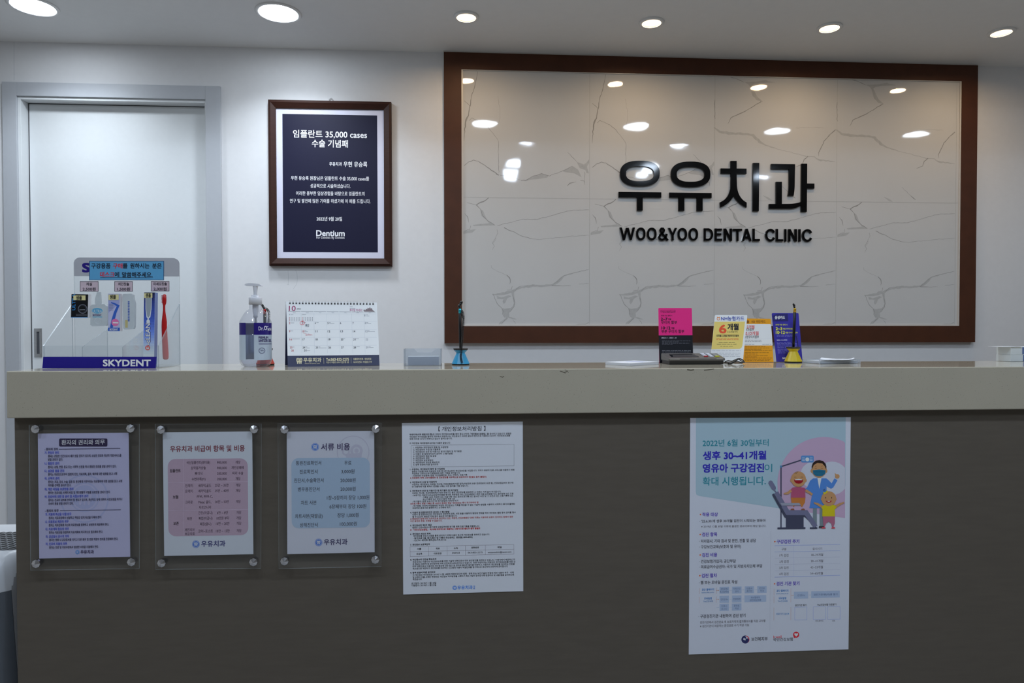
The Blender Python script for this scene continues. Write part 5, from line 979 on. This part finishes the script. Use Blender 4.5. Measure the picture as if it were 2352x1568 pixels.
# ------------------------------------------------------------------ business card holder
KB_ = (910, 780, 11.76)
def pb(x, y, Y): return at_y(KB_[0]+x/KB_[2], KB_[1]+y/KB_[2], Y)
yh = 1.826; hx0, hx1 = pb(202, 500, yh)[0], pb(1218, 500, yh)[0]; zt_h = float(pb(700, 245, yh)[2]); zn = float(pb(700, 345, yh)[2])
hold = thing('card_holder', 'frosted plastic business card holder before the bare wall near the calendar', 'card holder', ((hx0+hx1)/2, yh+0.02, ZT))
M_fr = clear('frosted_holder', (0.90, 0.92, 0.94), 0.16, 0.15, hcol=(0.85, 0.88, 0.93)); M_fre = clear('frosted_holder_edge', (0.85, 0.88, 0.9), 0.4, 0.2, hcol=(0.88, 0.9, 0.94))
n0, n1, n2, n3 = pb(480, 0, yh)[0], pb(570, 0, yh)[0], pb(955, 0, yh)[0], pb(1085, 0, yh)[0]
m = MB(); m.prism([(hx0, yh, ZT+0.0003), (hx1, yh, ZT+0.0003), (hx1, yh, zt_h), (n3, yh, zt_h), (n2, yh, zn), (n1, yh, zn), (n0, yh, zt_h), (hx0, yh, zt_h)], (0, 0.002, 0), M_fr, M_fre); m.build('front_plate', hold)
m = MB()
for x in (hx0, hx1-0.0022): m.box(x, x+0.0022, yh+0.002, yh+0.045, ZT+0.0003, zt_h, M_fr)
m.box(hx0, hx1, yh+0.045, yh+0.047, ZT+0.0003, zt_h, M_fr); m.box(hx0, hx1, yh+0.002, yh+0.045, ZT+0.0003, ZT+0.002, M_fr); m.build('tray', hold)
a, b = pb(318, 455, yh+0.004), pb(1152, 690, yh+0.004)
m = MB(); M_cards = mat('grey_blue_card', (150, 164, 186), rough=0.5, noise=(20, 0.02)); M_cede = mat('card_edges', (214, 218, 222), rough=0.6, noise=(5, 0.03, (1, 300, 1)))
m.box(a[0], b[0], yh+0.0035, yh+0.0038, ZT+0.0025, float(a[2]), M_cards); m.box(a[0], b[0], yh+0.0038, yh+0.040, ZT+0.0025, float(a[2]), M_cede)
tag(m.build('business_cards', None, ((a[0]+b[0])/2, yh+0.02, ZT+0.002)), 'stack of grey-blue business cards inside the frosted holder', 'business cards')

# ------------------------------------------------------------------ card company cards
KT = (1370, 680, 4.4377)
def promo(name, label, corners, y0, lean, yaw, border, draw, foot=0.018, crop=KT, side=(222, 222, 224)):
    ox, oy, sc = crop
    mid = (np.array(corners[2])+np.array(corners[3]))/2
    p0 = at_y(ox+mid[0]/sc, oy+mid[1]/sc, y0); p0[2] = ZT+0.0004
    h = np.array([math.sin(yaw), -math.cos(yaw), 0.0]); n = math.cos(lean)*h+math.sin(lean)*np.array([0, 0, 1.0])
    m = MB(); s = Sheet(m, p0, n, crop, (202, 205, 210)); q = s.W(corners, 0); q[:, 2] = np.maximum(q[:, 2], ZT+0.0004)
    c = [tuple(np.array(corners[i])) for i in range(4)]
    rc = 10; pts = []                          # rounded upper corners
    tl, tr, br, bl = [np.array(a, float) for a in corners]
    u = (tr-tl)/np.linalg.norm(tr-tl); dl = (bl-tl)/np.linalg.norm(bl-tl); dr = (br-tr)/np.linalg.norm(br-tr)
    pts += bez(tuple(tl+dl*rc), tuple(tl), tuple(tl+u*rc), 4)+bez(tuple(tr-u*rc), tuple(tr), tuple(tr+dr*rc), 4)+[tuple(br), tuple(bl)]
    s.slab(pts, border, 0.0016)
    r = thing(name, label, 'promotion card', (p0[0], p0[1], ZT), 'card company promotion cards')
    draw(s)
    m.build('printed_face', r)
    zt2 = q[0][2]; tc = (q[0]+q[1])/2; w_ = np.linalg.norm(q[1]-q[0])*0.3; ex = np.array([-h[1], h[0], 0])
    hm = p0+(tc-p0)*0.6-n*0.002; ft = p0-h*(foot+0.002); ft[2] = ZT+0.0003; ft = ft+(hm-ft)*0.0
    m2 = MB(); quad = [hm-ex*w_, hm+ex*w_, ft+ex*w_, ft-ex*w_]; nn = np.cross(quad[1]-quad[0], quad[3]-quad[0]); nn /= np.linalg.norm(nn)
    m2.prism(quad, nn*0.001, ink(side)); m2.build('support_flap', r)
    return r
def tinyl(s, x0, x1, y, h, c, w_=1.0): s.words(x0, x1, y, h, c, 3)
def d_pink(s):
    s.poly([(634, 400), (979, 398), (987, 660), (985, 684), (641, 688)], (12, 12, 20), 1); k = (34, 8, 26)
    s.text('HyundaiCard', 665, 795, 158, 22, k, .5); s.line(655, 143, 800, 142, 2.5, k); s.line(656, 142, 656, 166, 2.5, k); s.line(803, 142, 803, 166, 2.5, k)
    s.text('5만원 이상 결제 시', 657, 770, 198, 15, k, .3); s.text('2~7', 657, 722, 232, 36, k, 1.6); s.text('개월', 728, 760, 235, 18, k, .8); s.text('무이자 할부', 660, 820, 267, 34, k, .6); s.text('10·12', 662, 752, 322, 36, k, 1.6); s.text('개월', 760, 793, 325, 18, k, .8); s.text('부분 무이자 할부', 662, 893, 359, 34, k, .6)
    wl = (190, 190, 196); s.text('2022. 8. 1 - 2023. 1. 31', 662, 815, 424, 15, wl, .8)
    for y, x1, c in ((456, 955, (110, 110, 118)), (466, 840, (110, 110, 118)), (479, 945, (110, 110, 118)), (491, 782, (110, 110, 118)), (555, 962, (150, 150, 156)), (569, 960, (150, 150, 156)), (582, 950, (150, 150, 156))): tinyl(s, 668, x1, y, 9, c)
promo('promotion_card', 'pink and black card with black numbers standing behind the payment terminal', [(632, 120), (972, 120), (986, 686), (641, 688)], 1.920, math.radians(10), 0, (214, 34, 118), d_pink)
def d_nh(s):
    s.ringp(1243, 230, 17, 6, (220, 120, 40)); s.path([(1228, 212), (1243, 220), (1258, 212)], 6, (220, 120, 40)); s.text('NH농협카드', 1270, 1505, 228, 42, (44, 60, 150), .8)
    yl = (222, 190, 104)
    s.poly([(1203, 260), (1514, 258), (1487, 505), (1478, 525), (1460, 537), (1171, 540)], yl); o_ = (30, 30, 36)
    s.text('6', 1252, 1322, 330, 106, (214, 76, 40), 1.3); s.text('개월', 1338, 1447, 313, 62, o_, 1.6); s.text('2~6개월까지', 1333, 1437, 362, 20, (90, 80, 50), .2); s.line(1222, 389, 1452, 387, 1.8, (150, 126, 60), 3); s.text('10개월/12개월 부분무이자할부', 1222, 1452, 403, 17, o_, 1.4); s.line(1220, 414, 1450, 412, 1.8, (150, 126, 60), 3)
    for y, a, b, c in ((430, 1222, 1447, (206, 90, 40)), (443, 1220, 1448, (206, 90, 40)), (470, 1246, 1415, o_), (489, 1226, 1428, o_), (510, 1262, 1390, (110, 96, 60))): tinyl(s, a, b, y, 11, c)
    for y in (556, 580, 598, 614): tinyl(s, 1175, 1470-(y-556)*.1, y, 12, (170, 170, 174))
promo('promotion_card', 'white and yellow card with a large red 6, leaning beside the payment terminal', [(1209, 191), (1538, 192), (1493, 668), (1160, 668)], 1.912, math.radians(14), math.radians(-5), (224, 224, 226), d_nh)
def d_kb(s):
    s.poly([(1480, 282), (1772, 285), (1780, 292), (1796, 498), (1790, 502), (1478, 502)], (226, 228, 232)); br = (120, 72, 20); o_ = (60, 56, 60)
    s.text('✳', 1528, 1556, 260, 30, br, 1); s.text('KB 국민카드', 1582, 1722, 259, 26, br, .8)
    s.text('1~2개월', 1500, 1610, 313, 36, (196, 62, 62), .6); s.text('무이자할부', 1493, 1605, 341, 28, o_, .3); s.text('10,12개월', 1505, 1652, 379, 40, (196, 62, 62), .6); s.text('부분무이자할부', 1507, 1655, 415, 28, o_, .4); s.line(1505, 437, 1788, 434, 1.5, (190, 192, 198), 3)
    for y, a, b, c in ((449, 1510, 1685, (120, 120, 128)), (462, 1510, 1685, (120, 120, 128)), (491, 1510, 1608, (100, 100, 108)), (491, 1690, 1782, (100, 100, 108)), (514, 1508, 1720, br), (528, 1508, 1770, br), (542, 1508, 1680, br), (553, 1508, 1788, br), (576, 1510, 1760, br), (590, 1510, 1640, br), (605, 1510, 1750, br), (618, 1510, 1640, br), (630, 1512, 1790, br), (643, 1512, 1780, br), (656, 1512, 1770, br)): tinyl(s, a, b, y, 10, c)
promo('promotion_card', 'orange and white card standing between the yellow one and the purple one', [(1450, 226), (1776, 230), (1806, 670), (1492, 672)], 1.938, math.radians(11), math.radians(4), (226, 146, 22), d_kb)
def d_sam(s):
    s.poly([(1795, 200), (1850, 178), (1950, 178), (1955, 255), (1800, 255)], (34, 32, 96), 1); ye = (222, 214, 60); wl = (190, 190, 226)
    s.text('삼성카드', 1818, 1920, 217, 32, (226, 226, 236), 1.4); s.text('5만원 이상 결제 시', 1825, 1945, 291, 16, ye, .4); s.text('2~3', 1828, 1890, 329, 38, ye, 1.6); s.text('개월 무이자할부', 1897, 2015, 333, 17, ye, .7); s.text('10·12', 1828, 1918, 368, 38, ye, 1.6); s.text('개월 다이어트할부', 1924, 2050, 372, 17, ye, .7); s.text('2022.12.31까지', 1837, 1942, 448, 17, wl, .9)
    for y, a, b in ((398, 1838, 2000), (408, 1838, 2000), (472, 1838, 1985), (483, 1840, 2040), (497, 1842, 2045), (510, 1843, 2045), (523, 1844, 2045), (540, 1845, 2000), (552, 1846, 1990), (565, 1848, 1985), (578, 1850, 1980)): tinyl(s, a, b, y, 10, (130, 128, 196))
    s.text('SAMSUNG', 1895, 2010, 630, 22, (226, 226, 236), 1.4)
promo('promotion_card', 'purple card with yellow and white writing behind the yellow pen stand', [(1788, 172), (2060, 172), (2101, 668), (1836, 668)], 1.948, math.radians(11), math.radians(7), (48, 42, 140), d_sam, 0.012)

# ------------------------------------------------------------------ payment terminal
KM = (1500, 790, 10.226)
y0_, y1_ = 1.835, 1.905
def pm(x, y, Y): return at_y(KM[0]+x/KM[2], KM[1]+y/KM[2], Y)
tx0_, tx1_ = float(pm(362, 400, y0_)[0]), float(pm(1690, 400, y0_)[0]); zf = float(pm(900, 330, y0_+0.004)[2]); zk = float(pm(900, 212, y1_)[2]); zm = float(pm(900, 388, y0_)[2])
term = thing('payment_terminal', 'low grey card payment terminal with a keypad and black screen on the counter', 'payment terminal', ((tx0_+tx1_)/2, (y0_+y1_)/2, ZT))
M_tg = mat('terminal_grey', (92, 88, 84), rough=0.35, noise=(60, 0.04)); M_tb = mat('terminal_black', (26, 25, 24), rough=0.4, noise=(60, 0.05)); M_ts = mat('terminal_screen', (22, 22, 24), rough=0.1, noise=(20, 0.05)); M_silver = mat('silver_accent', (190, 188, 184), rough=0.3, metal=0.6, noise=(40, 0.03))
m = MB(); m.prism([(tx0_+0.003, y, z) for y, z in ((y0_+0.002, ZT+0.0005), (y1_, ZT+0.0005), (y1_, zm), (y0_, zm))], (tx1_-tx0_-0.007, 0, 0), M_tb); m.build('base_shell', term)
cr = 0.012
sec = [(y0_, zm), (y0_-0.0005, zf-0.003), (y0_+0.002, zf), (y1_-0.002, zk), (y1_+0.001, zk-0.003), (y1_, zm)]
m = MB(); ns = [(tx0_+0.006, 0.93), (tx0_+0.001, 0.98), (tx0_, 1.0), (tx1_, 1.0), (tx1_-0.001, 1), (tx1_-0.006, 0.93)]
m.prism([(tx0_, y, z) for y, z in sec], (tx1_-tx0_, 0, 0), M_tg); m.build('top_shell', term)
sl = (zk-zf)/(y1_-0.002-y0_-0.002); tn = np.array([0, -sl, 1.0]); tp = np.array([0, y0_+0.002, zf])
m = MB(); s = Sheet(m, tp, tn, KM, None); s.layer = 3; s.poly([(430, 305), (370, 245), (960, 238), (1090, 306)], M_ts); s.poly([(470, 300), (455, 262), (985, 252), (1060, 304)], (58, 58, 58), 5); m.build('screen', term)
m = MB(); s = Sheet(m, tp, tn, KM, None)
for r_, (y, xo) in enumerate(((228, 1095), (248, 1127), (270, 1158), (293, 1190))):
    for k_ in range(3):
        x = xo+k_*(128+r_*1.5); c = (172, 34, 44) if (r_, k_) == (3, 0) else ((186, 190, 40) if (r_, k_) == (3, 2) else ((200, 204, 214) if k_ < 2 else (150, 150, 152)))
        q = s.W([(x, y-7), (x+92, y-7), (x+104, y+8), (x+10, y+8)], 4); m.prism(q, tn/np.linalg.norm(tn)*0.0012, ink(c))
m.build('keypad', term)
m = MB(); s = Sheet(m, (0, y0_-0.0008, 0), (0, -1, 0), KM, None); s.poly([(1490, 332), (1640, 332), (1640, 352), (1490, 356)], M_silver, 2); m.build('silver_accent', term)
m = MB(); s = Sheet(m, (0, y0_-0.0008, 0), (0, -1, 0), KM, None); s.poly([(380, 340), (640, 336), (622, 364), (395, 362)], M_silver, 2); m.build('silver_accent', term)
pts = [pm(1690, 415, 1.862), pm(1760, 390, 1.868), pm(1850, 400, 1.875), pm(1920, 375, 1.872), pm(1990, 345, 1.870), pm(2060, 348, 1.874), pm(2120, 385, 1.872), pm(2145, 420, 1.868)]
def smooth_(p, n=6):
    p = np.array(p, float); out = []
    for i in range(len(p)-1):
        a, b, c, d = p[max(0, i-1)], p[i], p[i+1], p[min(len(p)-1, i+2)]
        for k_ in range(n):
            t = k_/n; out.append(0.5*((2*b)+(c-a)*t+(2*a-5*b+4*c-d)*t*t+(3*b-a-3*c+d)*t**3))
    return np.array(out+[p[-1]])
m = MB()
def onc(P): P = smooth_(P); P[:, 2] = np.maximum(P[:, 2], ZT+0.0018); return P
m.tube(onc(pts), 0.0016, M_cord, 7)
m.tube(onc([pm(2145, 420, 1.868), pm(2090, 435, 1.860), pm(1990, 410, 1.862), pm(1900, 425, 1.856), pm(1800, 445, 1.852), pm(1680, 435, 1.862)]), 0.0015, M_cord, 7)
m.tube(onc([pm(2145, 425, 1.868), pm(2110, 415, 1.872), pm(2060, 385, 1.876), pm(2000, 350, 1.868)]), 0.0014, M_cord, 7)
m.tube(onc([pm(1770, 478, 1.838), pm(1830, 450, 1.842), pm(1900, 410, 1.848), pm(1985, 362, 1.856)]), [0.0030]*12+[0.0022]*7, M_cord, 9)
o = m.build('power_cord', term)

# ------------------------------------------------------------------ papers on the counter
M_paper = mat('white_paper', (222, 224, 230), rough=0.6, noise=(30, 0.012)); M_edge = mat('paper_edges', (200, 202, 208), rough=0.7, noise=(4, 0.05, (1, 1, 250)))
Ap, Bp, Cp = at_z(1390.5, 837.2, ZT), at_z(1447, 840.6, ZT), at_z(1513, 836.6, ZT); Dp = Ap+Cp-Bp
m = MB(); h_ = 0.0072; q = np.array([Bp, Cp, Dp, Ap])+np.array([0, 0, 0.0003]); m.prism(q+np.array([0, 0, h_]), (0, 0, -h_), M_paper, M_edge)
t_ = q+np.array([0, 0, h_+0.0001]); cen = t_.mean(0)
for f0, f1, c in ((0.55, 0.62, (120, 140, 210)), (0.70, 0.73, (150, 164, 214))):
    qq = [Ap+(Bp-Ap)*0.15+(Dp-Ap)*f0, Bp+(Ap-Bp)*0.15+(Cp-Bp)*f0, Bp+(Ap-Bp)*0.15+(Cp-Bp)*f1, Ap+(Bp-Ap)*0.15+(Dp-Ap)*f1]; m.add(np.array(qq)+np.array([0, 0, h_+0.0005]), [[0, 1, 2, 3]], ink(c))
tag(m.build('leaflet_stack', None, q.mean(0)-np.array([0, 0, 0])), 'low stack of white leaflets lying at an angle beside the pink card', 'leaflets')
Ap, Bp, Cp = at_z(1842, 834.2, ZT), at_z(1882, 836.0, ZT), at_z(1976.5, 834.6, ZT); Dp = Ap+Cp-Bp
Dp = np.array([Cp[0], Ap[1]+(Cp[1]-Bp[1]), ZT]); Dp[1] = min(Dp[1], YE-0.01)
Ap = at_z(1843, 833.0, ZT)
zt3 = float(at_y(1930, 826.6, Bp[1])[2])
tray = thing('paper_tray', 'low clear tray of white note paper at the counter edge past the yellow pen stand', 'paper tray', (np.array([Ap, Bp, Cp, Dp])).mean(0)*np.array([1, 1, 0])+np.array([0, 0, ZT]))
m = MB(); q = np.array([Bp, Cp, Dp, Ap]); q[:, 2] = ZT+0.0003
for i in range(4):
    a, b = q[i], q[(i+1) % 4]; d = np.cross((b-a)/np.linalg.norm(b-a), [0, 0, 1.0])
    m.prism([a, b, b+np.array([0, 0, zt3-ZT]), a+np.array([0, 0, zt3-ZT])], -d*0.002, M_fr, M_fre)
m.prism(q+np.array([0, 0, 0.001]), (0, 0, -0.001), M_fr); m.build('tray_walls', tray)
c = q.mean(0); p = c+(q-c)*0.90; p[:, 2] = ZT+0.0016; m = MB(); m.prism(p+np.array([0, 0, zt3-ZT-0.0045]), (0, 0, -(zt3-ZT-0.0045)), M_paper, M_edge); tag(m.build('note_paper', None, c), 'white note paper filling the low clear tray', 'note paper')
# curled loose sheet on the tray
sh = [(1882.5, 825.0), (1892, 826.4), (1903, 827.6), (1918, 828.6), (1932, 828.8), (1948, 827.4), (1958, 824.9), (1963.2, 822.2)]
yc0 = Bp[1]+0.002; fr1 = at_y(np.array([a for a, _ in sh]), np.array([b for _, b in sh]), yc0); bk1 = at_y(np.array([1886.5, 1895, 1906, 1920, 1934, 1947, 1955, 1961]), np.array([821, 822, 823, 823.9, 823.9, 825, 823.5, 821.5]), yc0+0.055)
fr1[:, 2] = np.maximum(fr1[:, 2], zt3+0.0004); bk1[:, 2] = np.maximum(bk1[:, 2], zt3+0.0004)
m = MB(); n = len(fr1); up3 = np.array([0, 0, 0.0003]); m.add(np.vstack([fr1, bk1, fr1+up3, bk1+up3]), [[i, i+1, i+1+n, i+n] for i in range(n-1)]+[[i+2*n, i+3*n, i+1+3*n, i+1+2*n] for i in range(n-1)]+[[i, i+2*n, i+1+2*n, i+1] for i in range(n-1)], M_paper, True)
tag(m.build('loose_sheet', None, fr1.mean(0)*np.array([1, 1, 0])+np.array([0, 0, zt3])), 'small white sheet with curled ends lying on the clear note tray', 'paper sheet')
# two small white cartons and a card, cut by the photo's edge
yx = 1.915; x0b = float(at_y(2320.8, 820, yx)[0]); zb1 = float(at_y(2335, 814.4, yx)[2]); zb2 = float(at_y(2335, 796.5, yx)[2]); M_bluep = mat('blue_print', (92, 112, 160), rough=0.5, noise=(30, 0.03)); M_ctn = mat('white_carton', (214, 220, 222), rough=0.5, noise=(30, 0.012))
for z_0, z_1, lb, sh_ in ((ZT+0.0004, zb1, 'small white carton at the far counter end, lower of two', 0.0), (zb1+0.0002, zb2, 'small white carton at the far counter end, upper of two', 0.001)):
    m = MB(); m.box(x0b+sh_, x0b+0.11, yx, yx+0.055, z_0, z_1, M_ctn, 0.0006); m.box(x0b+(0.0365 if sh_ else 0.039), x0b+0.105, yx-0.0003, yx, z_0+0.001, z_1-0.0006, M_bluep)
    tag(m.build('carton', None, (x0b+0.05, yx+0.025, z_0)), lb, 'carton', 'white cartons at the counter end')
m = MB(); c0, c1 = float(at_y(2299, 795, yx)[0]), float(at_y(2345, 795, yx)[0]); m.box(c0, c1, yx-0.004, yx+0.05, zb2+0.0004, zb2+0.0012, M_paper, 0.0002); tag(m.build('loose_card', None, ((c0+c1)/2, yx+0.02, zb2+0.0004)), 'thin white card overhanging the top of the two small cartons', 'card')

# ------------------------------------------------------------------ air purifier standing past the counter's end
M_ap = mat('purifier_white', (206, 208, 212), rough=0.35, noise=(30, 0.015)); M_aps = mat('purifier_side', (150, 150, 152), rough=0.4, noise=(30, 0.02)); M_apd = mat('purifier_front', (92, 98, 106), rough=0.3, noise=(30, 0.03)); M_gr = mat('grille_black', (14, 14, 18), rough=0.5, noise=(30, 0.1)); M_rib = mat('grille_rib', (150, 152, 156), rough=0.35, noise=(30, 0.03))
ax1, ax0, RC = -1.068, -1.56, 0.075
pur = thing('air_purifier', 'white floor appliance with a honeycomb top grille, standing past the counter end by the wall', 'air purifier', ((ax0+ax1)/2, 1.88, 0))
def zz(y, Y): return float(at_y(20, y, Y)[2])
yf = 1.70
xs = [ax0]+[ax1-RC+RC*math.sin(math.radians(a)) for a in range(0, 91, 2)]            # plan: the front corner is rounded
def dep(x): t = max(0.0, (x-(ax1-RC))/RC); return RC*(1-math.sqrt(max(0.0, 1-t*t)))+0.45*max(0.0, x-(ax1-0.06))
front = [(yf+0.03, 0.03), (yf+0.018, zz(1560, yf)), (yf, zz(1362, yf))]
sh1 = bez((yf, zz(1362, yf)), (yf+0.004, zz(1290, yf)), (yf+0.055, zz(1265, yf+0.055)), 14)
g_0 = (yf+0.055, zz(1265, yf+0.055)); g_1 = (yf+0.165, zz(1222, yf+0.165)); t1 = (yf+0.27, zz(1204, yf+0.27))
chain_ = [(y, z, 1.0) for y, z in front+sh1[1:]]+[(*g_1, 0.9), (*t1, 0.0)]
def shell(rows, xs_, mt, off=0.0, smooth=True, side=None):
    m = MB(); n = len(rows)
    v = [(x, y-off+w_*dep(x), z) for x in xs_ for y, z, w_ in rows]
    m.add(v, [[i*n+k, i*n+k+1, (i+1)*n+k+1, (i+1)*n+k] for i in range(len(xs_)-1) for k in range(n-1)], mt, smooth)
    if side is not None:                        # the grey side shell rises over the shoulder along a curve
        si = m.mi(side); m.m = [si if (k < 14 and xs_[i] >= seam+(ax1-seam)*(k/14.0)**1.6) else 0 for i in range(len(xs_)-1) for k in range(n-1)]
    return m
seam = ax1-RC+RC*math.sin(math.radians(30))
m = shell(chain_[2:], xs, M_ap, side=M_aps)
m.add([(ax1, y+w_*dep(ax1), z) for y, z, w_ in chain_]+[(ax1, t1[0], 0.03)], [list(range(len(chain_)+1))], M_aps)
m.add([(ax0, y, z) for y, z, w_ in chain_]+[(ax0, t1[0], 0.03)], [list(range(len(chain_)+1))], M_aps)
m.add([(ax0, t1[0], 0.03), (ax1, t1[0], 0.03), (ax1, t1[0], t1[1]), (ax0, t1[0], t1[1])], [[0, 1, 2, 3]], M_ap)
m.add([(ax0, yf+0.03, 0.03), (ax1, yf+0.03+RC, 0.03), (ax1, t1[0], 0.03), (ax0, t1[0], 0.03)], [[0, 1, 2, 3]], M_aps)
m.add([(ax0+0.02, yf+0.05, 0), (ax1-0.02, yf+0.12, 0), (ax1-0.02, t1[0]-0.02, 0), (ax0+0.02, t1[0]-0.02, 0), (ax0+0.02, yf+0.05, 0.03), (ax1-0.02, yf+0.12, 0.03), (ax1-0.02, t1[0]-0.02, 0.03), (ax0+0.02, t1[0]-0.02, 0.03)], [[0, 1, 5, 4], [1, 2, 6, 5], [2, 3, 7, 6], [3, 0, 4, 7]], M_apd)
m.build('body', pur)
o = shell(chain_[:3], [x for x in xs if x <= seam+1e-6], M_apd, 0.001).build('front_panel', pur)
o = shell(chain_[:3], [x for x in xs if x >= seam-1e-6], M_aps, 0.0).build('side_panel', pur)
# honeycomb grille on the sloping top
def gp(x, v, lift):                            # v = 0 at the front edge of the grille, 1 at its rear edge
    y = g_0[0]+(g_1[0]-g_0[0])*v; z = g_0[1]+(g_1[1]-g_0[1])*v; w_ = 1.0-0.1*v
    return np.array([x, y+w_*dep(x), z+lift])
m = MB(); k_ = [x for x in xs]; v = [gp(x, q, 0.0012) for x in k_ for q in (0.04, 0.97)]
m.add(v, [[2*i, 2*i+1, 2*i+3, 2*i+2] for i in range(len(k_)-1)], M_gr)
cw = 0.0165; rows = 9
for r_ in range(rows):
    for c_ in range(int((ax1-ax0-0.02)/cw)):
        cxp = ax1-0.006-cw*(c_+0.5+(0.5 if r_ % 2 else 0))
        if cxp-cw/2 < ax0+0.008: continue
        P = [gp(min(ax1, cxp+cw*0.52*math.cos(math.radians(a))*1.05), 0.04+0.93*((r_+0.5)/rows+0.62/rows*math.sin(math.radians(a))), 0.0020) for a in (30, 90, 150, 210, 270, 330)]
        m.tube(P, 0.0006, M_rib, 4, True)
m.build('top_grille', pur)
bz = g_1[1]+(t1[1]-g_1[1])*0.4; by = g_1[0]+(t1[0]-g_1[0])*0.4
m = MB(); m.box(ax1-0.075, ax1-0.060, by+0.01, by+0.016, bz+0.0005, bz+0.0035, M_apd); m.build('button', pur)

bpy.data.objects.remove(_to)
